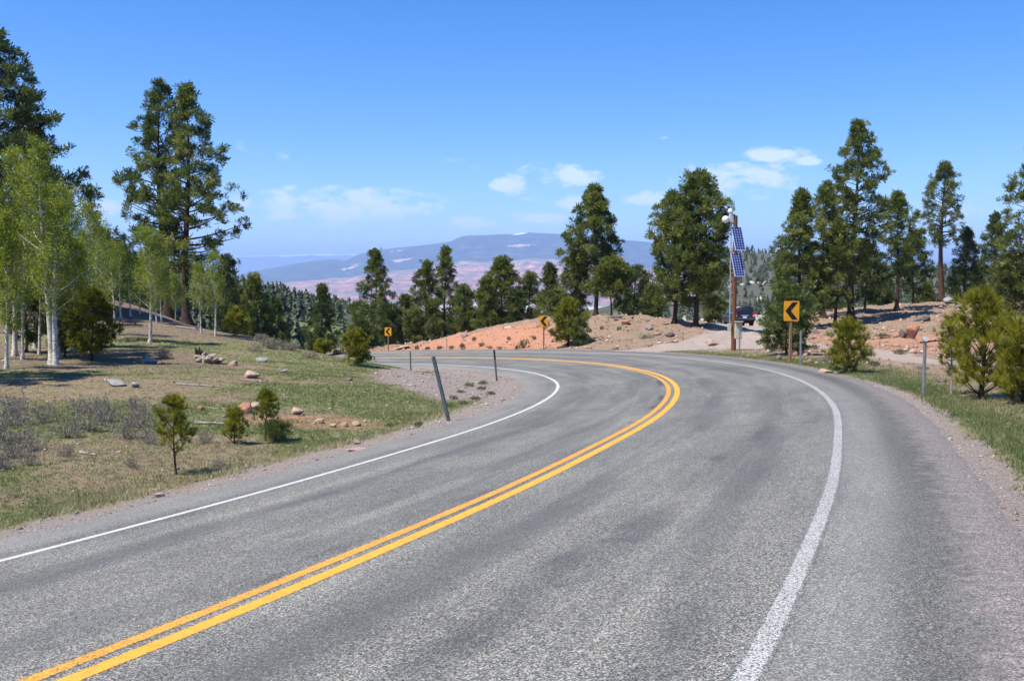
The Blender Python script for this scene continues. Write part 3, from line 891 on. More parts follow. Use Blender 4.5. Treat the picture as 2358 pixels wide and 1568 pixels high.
def pine_meshes(Ht, rad, cb, prof, nb, seed, tsize=.42, k=20, width=.112, dens_=5.0, lean=(0, 0), up=.25, trunk_r=None, tint0=.50, gap=0., thin=1.0, whorl=0, puff=True, updir=.65, clump=5):
    g = np.random.default_rng(seed)
    pr = PROF[prof]; tr = trunk_r or Ht * .016
    def axis(t):
        return np.array([lean[0] * t * Ht + .012 * Ht * math.sin(t * 5 + seed), lean[1] * t * Ht + .012 * Ht * math.cos(t * 4 + seed), t * Ht])
    ts = np.linspace(-.03, 1, 14)
    pts = np.array([axis(t) for t in ts]); rads = tr * np.clip(1.15 - ts * 1.12, .03, 2) * (1 + .45 * np.exp(-ts * 40))
    lines_t = [(pts, rads)]; lines_b = []
    P = []; D = []; S = []; T = []
    ga = g.uniform(0, 6.28)
    # each side of the tree bulges or thins at its own heights: an uneven outline
    for i in range(nb):
        h = (i + g.uniform(.1, .9)) / nb
        h = h ** .92
        if whorl: h = (math.floor(h * whorl) + g.uniform(.35, .65)) / whorl
        a = ga + i * 2.39996 + g.normal(0, .35)
        lump = 1 + .34 * math.sin(a * 2 + h * 9 + seed) * math.sin(h * 14 + a + seed * 1.7)
        r = np.interp(h, [p[0] for p in pr], [p[1] for p in pr]) * rad * lump * g.uniform(.66, 1.12)
        r *= 1 - .22 * min(1, max(0, (h - .72) / .2))
        if g.random() < gap: r *= g.uniform(.25, .6)
        t = cb + (1 - cb) * h
        A0 = axis(t)
        rise = up + .55 * h - .16 * (1 - h) + g.normal(0, .08)
        out_ = np.array([math.cos(a), math.sin(a), 0.]); lat = np.array([-out_[1], out_[0], 0.])
        start = axis(max(t - r * rise * .55 / Ht, .01))
        end = A0 + out_ * r + np.array([0, 0, r * rise * .35])
        midp = (start + end) / 2 + np.array([0, 0, -r * .07]) + lat * g.normal(0, .07 * r)
        br = max(.012, tr * .34 * (1 - .75 * h) * min(1, r / max(rad, .1) + .2))
        uu = np.linspace(0, 1, 5)[:, None]
        curve = (1 - uu) ** 2 * start + 2 * uu * (1 - uu) * midp + uu ** 2 * end
        lines_b.append((curve, br * np.linspace(1, .22, 5)))
        if cb > .12 and h < .3 and g.random() < .22: continue          # dead bare limb
        nc = max(2, int(r * dens_ * 1.35 / clump * g.uniform(.75, 1.25) + .5)); nt_f = nc * clump
        q = np.sqrt(g.uniform(.10 if cb < .15 else .16, 1.0, nc))[:, None]
        q[0] = 1
        base = (1 - q) ** 2 * start + 2 * q * (1 - q) * midp + q ** 2 * end
        wdt = .27 * r * (q * (1.15 - q) * 3 + .15)
        cen = base + lat * (g.normal(0, 1, (nc, 1)) * wdt) + np.array([0, 0, 1]) * (g.normal(.05, .07, (nc, 1)) * r + .03)
        q = np.repeat(q, clump, 0)
        pos = np.repeat(cen, clump, 0) + g.normal(0, 1, (nt_f, 3)) * tsize * np.array([.46, .46, .30])
        dd = unit(out_ * .7 + lat * g.normal(0, .5, (nt_f, 1)) + np.array([0, 0, updir]))
        P.append(pos); D.append(dd); S.append(np.full(nt_f, tsize) * g.uniform(.7, 1.2, nt_f)); T.append(np.full(nt_f, tint0 + g.normal(0, .13)) + np.repeat(g.normal(0, .14, nc), clump) + g.normal(0, .10, nt_f) + .16 * (q[:, 0] - .6))
    n_top = 7
    tp = np.array([axis(1 - .035 * j) for j in range(n_top)]) + g.normal(0, .06, (n_top, 3)) * tsize
    P.append(tp); D.append(np.tile([[0, 0, 1.]], (n_top, 1))); S.append(np.full(n_top, tsize * .85)); T.append(np.full(n_top, tint0 + .1))
    P = np.concatenate(P); D = np.concatenate(D); S = np.concatenate(S); T = np.concatenate(T)
    V_, F_, tt = needles(P, D, S, k, width, g, T, .85 * thin, puff)
    tv, tf = tubes(lines_t, 9); bv, bf = tubes(lines_b, 4)
    return (np.concatenate([tv, bv]), np.concatenate([tf, bf + len(tv)])), (V_, F_, tt)


def plant(name, loc, trunk, crown, mt, mc, label, cat, group=None, rz=0.):
    e = empty(name, loc, rz)
    link('trunk', mesh_np('trunk', trunk[0], trunk[1], smooth=True), M[mt], e)
    link('crown', mesh_np('crown', crown[0], crown[1], {'tint': crown[2]}), M[mc], e)
    tag(e, label, cat, group)
    return e


_seed = [100]


def pine(px, ytop, Y, wpx, cb, prof, label, nb=None, mat='pine', name='pine_tree', cat='tree', group=None, bark='bark', ybase=None, **kw):
    """stands at the column px and distance Y, its top at row ytop and crown wpx wide there"""
    x, y, _ = spot(px, 784, Y)
    z = hz(x, y)
    Ht = spot(px, ytop, Y)[2] - z
    rad = wpx / 2 / FPX * Y
    _seed[0] += 1
    if nb is None: nb = int(26 + Ht * 3.6)
    tr, cr = pine_meshes(Ht, rad * .96, cb, prof, nb, kw.pop('seed', _seed[0]), **kw)
    return plant(name, (x, y, z - .02), tr, cr, bark, mat, label, cat, group)

SPARSE = dict(dens_=4.0, gap=.25)
DENSE = dict(dens_=7.5, gap=.08)
# ---- left of the road
pine(12, 84, 66, 400, .22, 'cone', 'huge dark pine at the left edge of the photo, its top cut by the sky', nb=135, mat='darkpine', tsize=.5, k=17, dens_=6.5)
pine(383, 197, 83, 165, .28, 'column', 'left stem of the tall twin pines above the aspens', nb=78, mat='pine', lean=(-.004, 0), tsize=.5, dens_=5.6, gap=.2, tint0=.35)
pine(436, 202, 80, 262, .22, 'cone', 'right and broader of the tall twin pines, with long open boughs', nb=104, tsize=.46, dens_=4.6, gap=.2, seed=318)
pine(522, 592, 92, 74, .06, 'round', 'dense dark conifer just right of the twin pines', mat='darkpine', tsize=.42, **DENSE)
pine(541, 712, 58, 46, .22, 'cone', 'knee-deep young pine on the brow below the dark conifer', nb=22, mat='young', name='pine_sapling', tsize=.24, k=18, dens_=9, trunk_r=.05)
pine(592, 638, 90, 96, .05, 'cone', 'bushy pine behind the brow of the left slope, taller of two', mat='pine', **DENSE)
pine(563, 668, 98, 66, .05, 'cone', 'shorter bushy pine squeezed between dark conifer and brow', mat='darkpine', **DENSE)
pine(636, 690, 104, 60, .05, 'cone', 'small dark pine right of the bushy pair behind the brow', mat='darkpine', **DENSE)
pine(-300, 60, 31, 520, .20, 'cone', 'pine mostly out of the frame whose boughs shade the left slope', nb=70, tsize=.36, dens_=3.6)
# ---- middle, below the road and behind the red bank
pine(743, 660, 94, 92, .03, 'spire', 'thin-topped spruce beyond the bend, left of the small chevron', mat='darkpine', tsize=.40, dens_=7, gap=.1)
pine(865, 578, 106, 104, .06, 'cone', 'tall dark pine standing behind the smallest chevron sign', mat='pine', nb=84, dens_=5.5, gap=.15)
pine(895, 705, 103, 62, .04, 'round', 'low dark pine at the right foot of the pine behind the smallest chevron', mat='darkpine', **DENSE)
pine(838, 742, 99, 52, .03, 'round', 'low dark pine at the left foot of the pine behind the smallest chevron', mat='darkpine', **DENSE)
pine(935, 683, 106, 50, .05, 'cone', 'slim small pine at the low end of the red bank', mat='pine', **DENSE)
pine(983, 606, 100, 92, .06, 'cone', 'left one of the two tall pines close together behind the red bank', mat='pine', **DENSE)
pine(1026, 574, 105, 88, .10, 'cone', 'right and taller of the two close pines behind the red bank', mat='pine', dens_=5, gap=.15)
pine(1068, 662, 99, 78, .04, 'oval', 'medium bright pine right of the close pair behind the red bank', mat='pine', **DENSE)
pine(955, 716, 96, 44, .03, 'round', 'small yellow-green pine peeping over the red bank, left one', mat='palepine', name='pine_sapling', **DENSE)
pine(1000, 735, 94, 30, .03, 'round', 'tiny yellow-green pine on the crest of the red bank', mat='palepine', name='pine_sapling', nb=26, tsize=.3, dens_=9)
pine(1155, 598, 98, 108, .08, 'cone', 'broad spiky pine in the middle, behind the bank crest', mat='pine', tsize=.55, dens_=5.5, gap=.1)
pine(1121, 642, 95, 62, .04, 'cone', 'narrower pine hugging the left side of the broad spiky pine', mat='pine', **DENSE)
pine(1188, 672, 95, 52, .06, 'oval', 'short pine hugging the right side of the broad spiky pine', mat='darkpine', **DENSE)
pine(1218, 634, 99, 70, .22, 'round', 'thin see-through pine, left of the two pale ones near the middle chevron', mat='palepine', nb=44, dens_=4.2, gap=.2)
pine(1266, 613, 97, 80, .18, 'spire', 'pale pine with upswept top above the middle chevron', mat='palepine', nb=56, dens_=4.8, up=.5, gap=.15)
pine(1280, 670, 90, 56, .05, 'round', 'low pale pine behind the bush on the bank', mat='palepine', **DENSE)
pine(1370, 433, 86, 152, .20, 'cone', 'tall conical pine with a visible trunk in the middle of the skyline', nb=118, mat='pine', dens_=6.2, gap=.06, tsize=.44)
pine(1327, 590, 87, 66, .10, 'oval', 'lower pine merging with the left side of the tall conical pine', mat='palepine', **DENSE)
pine(1407, 600, 80, 72, .36, 'round', 'short-crowned pine with thin trunk before the tall conical pine', mat='pine', nb=44, dens_=7)
pine(1460, 620, 92, 88, .08, 'round', 'rounded pine between the tall conical pine and the twin-trunk pine', mat='darkpine', **DENSE)
pine(1503, 665, 82, 52, .05, 'round', 'low yellowish pine at the left foot of the twin-trunk pine', mat='palepine', **DENSE)
pine(1605, 406, 71, 142, .15, 'broad', 'big full pine beside the solar pole, right and taller trunk', nb=112, mat='pine', dens_=7.5, gap=.05, tsize=.42)
pine(1553, 455, 73, 118, .15, 'broad', 'big full pine beside the solar pole, left and lower trunk', nb=86, mat='pine', dens_=7, gap=.05, tsize=.42)
pine(1645, 682, 92, 62, .03, 'round', 'round yellow-green juniper behind the parked car', mat='palepine', name='juniper', tsize=.32, nb=60, dens_=10, tint0=.6)
# ---- right
pine(1840, 446, 82, 128, .12, 'cone', 'pointed full pine right of the solar pole', nb=92, mat='pine', **DENSE)
pine(1893, 424, 92, 96, .30, 'column', 'pine with broken-looking top left of the tallest right-hand pine', nb=64, mat='palepine', bark='redbark', dens_=5)
pine(1962, 284, 85, 150, .26, 'column', 'tallest pine on the right with a dark bare lower trunk', nb=112, mat='pine', dens_=5.6, gap=.12)
pine(1925, 520, 83, 84, .18, 'oval', 'lower pine in front of the tallest right-hand pine', mat='pine', nb=58, dens_=5.5)
pine(1990, 560, 92, 70, .14, 'oval', 'dim pine right behind the trunk of the tallest right-hand pine', mat='darkpine', nb=56, dens_=6)
pine(2061, 449, 92, 100, .28, 'column', 'slender pine right of the tallest one, standing in its shade', nb=74, mat='pine', dens_=4.6, gap=.2)
pine(2098, 540, 101, 70, .14, 'oval', 'small pine just right of the slender pine on the ridge', mat='darkpine', nb=56, dens_=5.5)
pine(2163, 380, 104, 100, .42, 'column', 'lone open pine on a long bare red trunk on the right ridge', nb=66, mat='palepine', bark='redbark', dens_=4.4, gap=.2, trunk_r=.30)
pine(2219, 532, 106, 92, .05, 'cone', 'dense green pine right of the lone open pine', mat='pine', **DENSE)
pine(2283, 497, 104, 96, .08, 'cone', 'dense pine second from the right edge on the ridge', mat='darkpine', **DENSE)
pine(2378, 312, 78, 185, .12, 'cone', 'big pine cut off by the right edge of the photo', nb=100, mat='pine', dens_=5.0, gap=.12)
pine(2322, 600, 80, 84, .10, 'round', 'yellowish ragged pine at the foot of the right-edge pine', mat='palepine', nb=56, dens_=6)
pine(2030, 640, 112, 60, .04, 'round', 'low pine on the ridge between the tallest and slender pines', mat='darkpine', **DENSE)
pine(2130, 655, 110, 34, .03, 'cone', 'tiny pine on the ridge left of the lone red trunk', mat='pine', name='pine_sapling', nb=26, dens_=9)
pine(1812, 662, 43, 112, .03, 'round', 'dense dark juniper right behind the big chevron sign', nb=95, mat='darkpine', name='juniper', tsize=.20, k=15, dens_=15, tint0=.6)
# ---- near young pines
NEAR = dict(k=46, width=.026, thin=.58, puff=False, updir=1.3, clump=3)
pine(1953, 745, 29.6, 88, .03, 'oval', 'young bushy pine at the outer edge of the bend', nb=62, mat='young', name='pine_sapling', gap=.15, tsize=.20, dens_=12, up=.55, trunk_r=.035, **NEAR)
pine(2266, 688, 19.6, 168, .10, 'oval', 'big leafy young pine bush at the right edge of the road', nb=58, mat='young', name='pine_bush', gap=.3, tsize=.22, dens_=11, up=1.0, trunk_r=.05, tint0=.60, **NEAR)
pine(2362, 755, 18.2, 140, .05, 'round', 'lower young pine bush cut by the right edge of the photo', nb=50, mat='young', name='pine_bush', gap=.3, tsize=.22, dens_=11, up=.9, trunk_r=.045, tint0=.56, **NEAR)
pine(2192, 735, 20.9, 54, .28, 'oval', 'scrawny young pine with a pale bare stem beside the reflector post', nb=26, mat='young', bark='deadwood', name='pine_sapling', tsize=.16, dens_=13, up=.5, trunk_r=.022, **NEAR)
pine(397, 914, 15.9, 82, .34, 'cone', 'young pine with a bare lower stem, largest of three by the left verge', nb=28, mat='young', name='pine_sapling', tsize=.125, dens_=24, whorl=6, up=1.1, trunk_r=.018, **NEAR)
pine(536, 948, 19.6, 54, .12, 'cone', 'smallest young pine, middle of the three by the left verge', nb=22, mat='young', name='pine_sapling', tsize=.13, dens_=24, whorl=5, up=1.1, trunk_r=.016, **NEAR)
pine(609, 903, 20.2, 54, .40, 'cone', 'thin young pine with a high crown, rightmost of three by the left verge', nb=22, mat='young', name='pine_sapling', tsize=.13, dens_=24, whorl=5, up=1.1, trunk_r=.018, **NEAR)
pine(632, 976, 20.0, 46, .08, 'round', 'low pine seedling touching the thin high-crowned young pine', nb=18, mat='darkpine', name='pine_seedling', tsize=.11, dens_=28, up=.6, trunk_r=.012, k=34, width=.035)
pine(1308, 693, 67, 70, .08, 'round', 'rounded young pine on the bank right of the middle chevron', nb=55, mat='young', name='pine_bush', tsize=.28, dens_=12, k=18, up=.4, tint0=.4, trunk_r=.06)
pine(1333, 734, 66, 38, .05, 'round', 'small olive bush right of the rounded young pine on the bank', nb=30, mat='palepine', name='pine_bush', tsize=.22, dens_=16, k=18)
pine(820, 764, 48.5, 58, .08, 'round', 'bright young pine where the left slope meets the road', nb=44, mat='young', name='pine_bush', tsize=.2, dens_=16, k=20, up=.5, trunk_r=.03)
pine(742, 786, 57, 30, .03, 'round', 'small bright bush on the brow left of the corner pine', nb=26, mat='young', name='pine_seedling', tsize=.18, dens_=18, k=18)
pine(213, 672, 41, 100, .10, 'oval', 'young pine in the shade among the near aspens, rightmost', nb=60, mat='young', name='pine_sapling', tsize=.24, dens_=11, k=18, tint0=.25)
pine(150, 690, 42, 78, .10, 'cone', 'young pine behind the white twin aspen trunks', nb=46, mat='pine', name='pine_sapling', tsize=.24, dens_=11, k=18)
pine(60, 640, 44, 110, .12, 'oval', 'young pine left of the white twin aspen trunks', nb=56, mat='darkpine', name='pine_sapling', tsize=.26, dens_=9, k=16)
pine(238, 540, 70, 130, .08, 'oval', 'dark pine standing behind the near aspen grove', nb=80, mat='darkpine', **DENSE)
pine(300, 600, 100, 90, .06, 'round', 'dark pine at the back of the gap between aspens', nb=60, mat='darkpine', **DENSE)
pine(350, 640, 108, 90, .05, 'round', 'dark bushy pine behind the slim aspen trunks', nb=60, mat='darkpine', **DENSE)
pine(215, 650, 95, 90, .05, 'round', 'dark pine low behind the right fringe of the near aspens', nb=60, mat='darkpine', **DENSE)


def aspen_meshes(Ht, rad, seed, cb=.28, nb=34, leaves=26, leaf=.040, lean=(0, 0), tr=None):
    g = np.random.default_rng(seed); tr = tr or Ht * .0115
    ph = g.uniform(0, 6)
    def axis(t): return np.array([lean[0] * Ht * t + .015 * Ht * math.sin(3.2 * t + ph), lean[1] * Ht * t + .012 * Ht * math.cos(2.6 * t + ph), Ht * t])
    ts = np.linspace(-.03, 1, 16)
    lines = [(np.array([axis(t) for t in ts]), tr * np.clip(1.1 - 1.06 * ts, .03, 2) * (1 + .35 * np.exp(-ts * 35)))]
    twl = []; LP = []; LT = []
    a = g.uniform(0, 6)
    for i in range(nb):
        h = (i + g.random()) / nb; t = cb + (1 - cb) * h; a += 2.4 + g.normal(0, .4)
        r = rad * (1.05 - .75 * h) * g.uniform(.55, 1.1) * (.55 + .45 * min(1, h * 5))
        o_ = np.array([math.cos(a), math.sin(a), 0]); s_ = axis(t)
        e_ = s_ + o_ * r + np.array([0, 0, r * g.uniform(.55, 1.15)])
        m_ = (s_ + e_) / 2 + np.array([0, 0, -.10 * r]) + g.normal(0, .06, 3) * r
        u = np.linspace(0, 1, 5)[:, None]; cv = (1 - u) ** 2 * s_ + 2 * u * (1 - u) * m_ + u ** 2 * e_
        lines.append((cv, tr * .34 * (1 - .6 * h) * np.linspace(1, .2, 5)))
        for k_ in range(5):
            q = g.uniform(.3, 1); b0 = (1 - q) ** 2 * s_ + 2 * q * (1 - q) * m_ + q ** 2 * e_
            d_ = unit(o_ * .7 + g.normal(0, .7, 3) + np.array([0, 0, .8])); L = r * g.uniform(.22, .5)
            twl.append((np.stack([b0, b0 + d_ * L * .5 + g.normal(0, .03, 3) * L, b0 + d_ * L]), np.array([.010, .007, .004]) * max(1, Ht / 8)))
            nl = int(leaves * 1.85 * g.uniform(.35, 1.4))
            w = g.uniform(.25, 1.08, (nl, 1))
            LP.append(b0 + d_ * L * w + g.normal(0, .10 + .06 * r, (nl, 3))); LT.append(np.full(nl, .5 + g.normal(0, .16)))
    LP = np.concatenate(LP); LT = np.concatenate(LT); n = len(LP)
    s1 = unit(g.normal(size=(n, 3))); s2 = unit(np.cross(s1, g.normal(size=(n, 3))))
    sz = (leaf * g.uniform(.6, 1.25, n))[:, None]
    Vl = np.stack([LP - s1 * sz, LP + s2 * sz * .9, LP + s1 * sz - s2 * sz * .5], 1).reshape(-1, 3)
    tv, tf = tubes(lines, 7); bv, bf = tubes(twl, 3)
    return (np.concatenate([tv, bv]), np.concatenate([tf, bf + len(tv)])), (Vl, np.arange(n * 3).reshape(-1, 3), np.clip(np.repeat(LT + g.normal(0, .1, n), 3), 0, 1))


def aspen(px, ytop, Y, wpx, label, **kw):
    x, y, _ = spot(px, 784, Y); z = hz(x, y)
    Ht = spot(px, ytop, Y)[2] - z; _seed[0] += 1
    tr, cr = aspen_meshes(Ht, wpx / 2 / FPX * Y, _seed[0], **kw)
    return plant('aspen_tree', (x, y, z - .03), tr, cr, 'aspenbark', 'aspenleaf', label, 'tree', 'aspens with fresh leaves on the left slope')


aspen(112, 335, 39.0, 150, 'thick white aspen, left of the twin trunks at the slope edge', tr=.13, nb=46, leaves=30, cb=.3)
aspen(127, 470, 38.6, 130, 'leaning white aspen, right of the twin trunks at the slope edge', tr=.10, nb=36, lean=(.05, 0), cb=.3)
aspen(40, 350, 42, 140, 'tall leafy aspen left of the thick white one', nb=44, leaves=32)
aspen(-25, 330, 40, 170, 'aspen cut by the left edge of the photo', nb=44, leaves=32)
aspen(75, 420, 46, 120, 'slim aspen between the thick white one and the left edge', nb=36)
aspen(165, 440, 45, 120, 'slim aspen just right of the white twin trunks', nb=38, leaves=28)
aspen(205, 470, 47, 110, 'grey-twigged aspen on the right fringe of the near grove', nb=38, leaves=18)
aspen(240, 520, 52, 90, 'outermost wispy aspen of the near grove against the sky', nb=34, leaves=14)
aspen(15, 500, 36, 110, 'short leafy aspen in front at the left edge', nb=34, leaves=30, cb=.22)
aspen(185, 560, 43, 90, 'short leafy aspen above the shaded young pine', nb=30, leaves=30, cb=.25)
aspen(58, 380, 40.5, 120, 'slim aspen crowding the left side of the thick white one', nb=38, tr=.06)
aspen(92, 400, 43, 110, 'thin aspen stem close behind the thick white one', nb=36, tr=.055)
aspen(140, 430, 41.5, 110, 'thin aspen stem crossing behind the leaning white one', nb=36, tr=.055)
aspen(225, 500, 49.5, 100, 'thin aspen second from the right in the near grove', nb=34, leaves=20)
aspen(262, 560, 60, 80, 'small aspen in the gap right of the near grove', nb=28, leaves=18)
aspen(347, 535, 50, 120, 'single white aspen standing free below the twin pines', tr=.085, nb=40, leaves=26, cb=.25)
aspen(495, 585, 56, 76, 'slender aspen at the right end of the slope', nb=28, leaves=20, cb=.32)
aspen(461, 612, 56.5, 64, 'brown-stemmed aspen left of the slender one', nb=24, leaves=18, cb=.32)
aspen(281, 565, 66, 60, 'slim far aspen, leftmost of the row behind the free-standing one', nb=26, leaves=18, cb=.35)
aspen(300, 575, 68, 60, 'slim far aspen, second of the row behind the free-standing one', nb=26, leaves=18, cb=.35)
aspen(322, 590, 70, 60, 'slim far aspen, third of the row behind the free-standing one', nb=26, leaves=18, cb=.35)
aspen(362, 610, 66, 64, 'slim far aspen close behind the free-standing one, left stem', nb=26, leaves=22, cb=.3)
aspen(374, 602, 67, 60, 'slim far aspen close behind the free-standing one, right stem', nb=26, leaves=22, cb=.3)
aspen(405, 640, 70, 64, 'small aspen in front of the twin pine trunks', nb=26, leaves=24, cb=.25)


# ---- sagebrush
def sage_mesh(seed, n=70, leafn=5, tint0=.5):
    g = np.random.default_rng(seed); L = []; P = []; D = []
    for i in range(n):
        a = g.uniform(0, 6.283); e = g.uniform(.25, 1.35); r = g.uniform(.55, 1.0)
        d = np.array([math.cos(a) * math.cos(e), math.sin(a) * math.cos(e), math.sin(e) * .85])
        p0 = np.array([g.normal(0, .08), g.normal(0, .08), 0]); p2 = p0 + d * r; p1 = (p0 + p2) / 2 + g.normal(0, .08, 3) + np.array([0, 0, -.05])
        L.append((np.stack([p0, p1, p2]), np.array([.016, .010, .005])))
        for _ in range(2):
            q = g.uniform(.45, .95); b0 = p0 + (p2 - p0) * q; dd = unit(d + g.normal(0, .6, 3))
            L.append((np.stack([b0, b0 + dd * .14, b0 + dd * .27]), np.array([.008, .006, .003])))
            P.append(b0 + dd * .24); D.append(dd)
        P.append(p2); D.append(d)
    tv, tf = tubes(L, 3)
    P = np.array(P); D = np.array(D)
    V_, F_, tt = needles(P, D, np.full(len(P), .16), leafn, .16, g, np.full(len(P), tint0), .9)
    return mesh_np('stems', tv, tf), mesh_np('leaves', V_, F_, {'tint': tt})


SAGE = [sage_mesh(900 + i, 46, 3) for i in range(3)]
SAGEG = [sage_mesh(950 + i, 60, 9, .93) for i in range(2)]
for a_, b_ in SAGE + SAGEG: a_.materials.append(M['deadwood']); b_.materials.append(M['sageleaf'])
SCRUB = [sage_mesh(980 + i, 40, 14, .5) for i in range(2)]
for a_, b_ in SCRUB: a_.materials.append(M['deadwood']); b_.materials.append(M['scrub'])


def sage(px, Y, wpx, hpx, label, group=None, kinds=SAGE, name='sagebrush', cat='shrub'):
    x, y, _ = spot(px, 900, Y); _seed[0] += 1; g = np.random.default_rng(_seed[0])
    e = empty(name, (x, y, hz(x, y) - .02), g.uniform(0, 6))
    w = wpx / 2 / FPX * Y * .92; h = hpx / FPX * Y * .88
    e.scale = (w * 1.05, w * 1.05, h * 1.1)
    a_, b_ = kinds[int(g.integers(len(kinds)))]
    link('stems', a_, None, e); link('leaves', b_, None, e)
    return tag(e, label, cat, group)


gs = np.random.default_rng(33)
GRP = 'grey sagebrush thicket on the left slope'
for px, Y, w, h in [(20, 17.0, 120, 90), (75, 18.2, 110, 70), (-10, 19.5, 120, 90), (40, 21.5, 110, 80), (100, 22, 90, 60), (150, 20.0, 90, 60), (200, 21.0, 110, 80), (240, 22.4, 100, 70), (290, 20.2, 100, 70),
                    (325, 21.8, 90, 70), (345, 19.6, 80, 60), (180, 24, 80, 46), (310, 24.5, 70, 46), (20, 24.5, 80, 50), (380, 22.5, 70, 56), (0, 15.6, 70, 60), (60, 16.0, 60, 50), (150, 17.2, 60, 40)]:
    sage(px, Y, w, h, 'grey leafless sagebrush in the thicket at the left of the slope', GRP)
sage(470, 19.4, 56, 48, 'grey sagebrush standing between the first two young pines')
sage(500, 16.8, 50, 30, 'low grey sagebrush below and left of the smallest young pine')
sage(300, 16.3, 60, 34, 'low grey sagebrush left of the largest young pine')
sage(378, 44, 54, 30, 'round sagebrush clump below the free-standing white aspen', kinds=SAGEG)
sage(625, 53, 64, 32, 'round grey sagebrush on the brow of the left slope, left one', kinds=SAGEG)
sage(668, 53.5, 54, 26, 'round grey sagebrush on the brow of the left slope, right one', kinds=SAGEG)
sage(590, 50, 50, 24, 'low grey sagebrush just below the brow of the left slope')
sage(715, 50.5, 50, 20, 'flat grey sagebrush at the right end of the brow')
sage(605, 56.5, 46, 26, 'small grey sagebrush beside the brow-top young pine', kinds=SAGEG)
sage(963, 22.5, 24, 20, 'lone green weed clump at the gravel edge left of the leaning post', kinds=SCRUB, name='weed_clump', cat='plant')
sage(897, 23.3, 30, 12, 'flat green weed patch left of the lone clump at the gravel edge', kinds=SCRUB, name='weed_clump', cat='plant')
sage(1490, 65, 48, 16, 'low grey-green shrub in front of the twin-trunk pine', kinds=SAGEG)
sage(1207, 71, 26, 26, 'yellow-green shrub on the red bank left of the middle chevron', kinds=SCRUB, name='bank_shrub')
sage(1065, 78, 18, 18, 'dark round shrub on the red bank, biggest of its left half', kinds=SCRUB, name='bank_shrub')
for px, Y in [(960, 86), (1012, 82), (1040, 80), (1110, 78), (1092, 81), (1150, 72.5), (1172, 76), (1190, 70), (985, 84), (1230, 73), (1128, 75), (1255, 75), (1345, 70), (1385, 71), (1425, 70)]:
    sage(px, Y, 12 + gs.uniform(0, 6), 9 + gs.uniform(0, 6), 'small green shrub dotted on the face of the roadside bank', 'small shrubs dotted on the bank', kinds=SCRUB, name='bank_shrub')
for px, Y in [(1080, 38), (1060, 34), (1110, 36), (1045, 31), (1130, 33), (1095, 31), (1035, 28.5), (1112, 39.5), (1065, 29.5)]:
    sage(px, Y, 22 + gs.uniform(0, 10), 9 + gs.uniform(0, 5), 'little green weed on the gravel inside the bend', 'weeds on the gravel inside the bend', kinds=SCRUB, name='weed_clump', cat='plant')
for px, Y, lab in [(1870, 50, 'low grey-green shrub right behind the dense dark juniper'), (2010, 33, 'low shrub on the right flank of the young bushy pine'), (2070, 46, 'low shrub just beyond the narrow track, in line with the slender pine'),
                   (2120, 34, 'low shrub on the near side of the track beside the reflector post'), (1900, 37, 'low shrub between the thin post and the young bushy pine'), (2200, 44, 'low shrub beyond the track, left of the big young pine bush'),
                   (2300, 48, 'low shrub seen over the big young pine bush at the right'), (2030, 62, 'low shrub beside the small red boulder in the shade'), (2180, 60, 'low shrub next to the reddish fallen log'),
                   (2260, 33, 'low shrub hidden behind the big young pine bush'), (1990, 38, 'low shrub at the near edge of the track behind the young bushy pine')]:
    sage(px, Y, 34 + gs.uniform(0, 16), 12 + gs.uniform(0, 6), lab, 'low shrubs on the stony ground to the right', kinds=SCRUB if gs.random() < .5 else SAGEG, name='low_shrub')


# ------------------------------------------------------------------ stones and dead wood
def rock_mesh(seed, sub=3, cuts=15, flat=1.0):
    g = np.random.default_rng(seed); bm = bmesh.new(); bmesh.ops.create_icosphere(bm, subdivisions=sub, radius=1.0)
    bm.verts.index_update()
    v = np.array([p.co[:] for p in bm.verts]); f = np.array([[q.index for q in t.verts] for t in bm.faces]); bm.free()
    for _ in range(cuts):
        n = unit(g.normal(size=3)); d = g.uniform(.42, .80); s = v @ n - d
        v = v - np.where(s > 0, s * .95, 0)[:, None] * n
    v *= 1 + .10 * (fbm(v[:, 0] * 2 + seed, v[:, 1] * 2 + v[:, 2] * 1.7, seed, 3))[:, None]
    return v, f


ROCKS = [rock_mesh(500 + i) for i in range(6)]
ROCKM = {}


def rock(px, Y, wpx, hpx, label, mat='rock_tan', name='rock', depth=.8, rz=None, sink=.3, py=900, loc=None):
    _seed[0] += 1; g = np.random.default_rng(_seed[0])
    x, y, _ = spot(px, py, Y); k = (int(g.integers(6)), mat)
    if k not in ROCKM:
        ROCKM[k] = mesh_np('rock', *ROCKS[k[0]]); ROCKM[k].materials.append(M[mat])
    o = link(name, ROCKM[k])
    w = wpx / 2 / FPX * Y * 1.25; h = hpx / FPX * Y
    o.scale = (w, w * depth, h * .80); o.rotation_euler = (g.normal(0, .12), g.normal(0, .12), g.uniform(-.5, .5) if rz is None else rz)
    o.location = (x, y, hz(x, y) + h * (.62 - sink))
    return tag(o, label, 'rock')


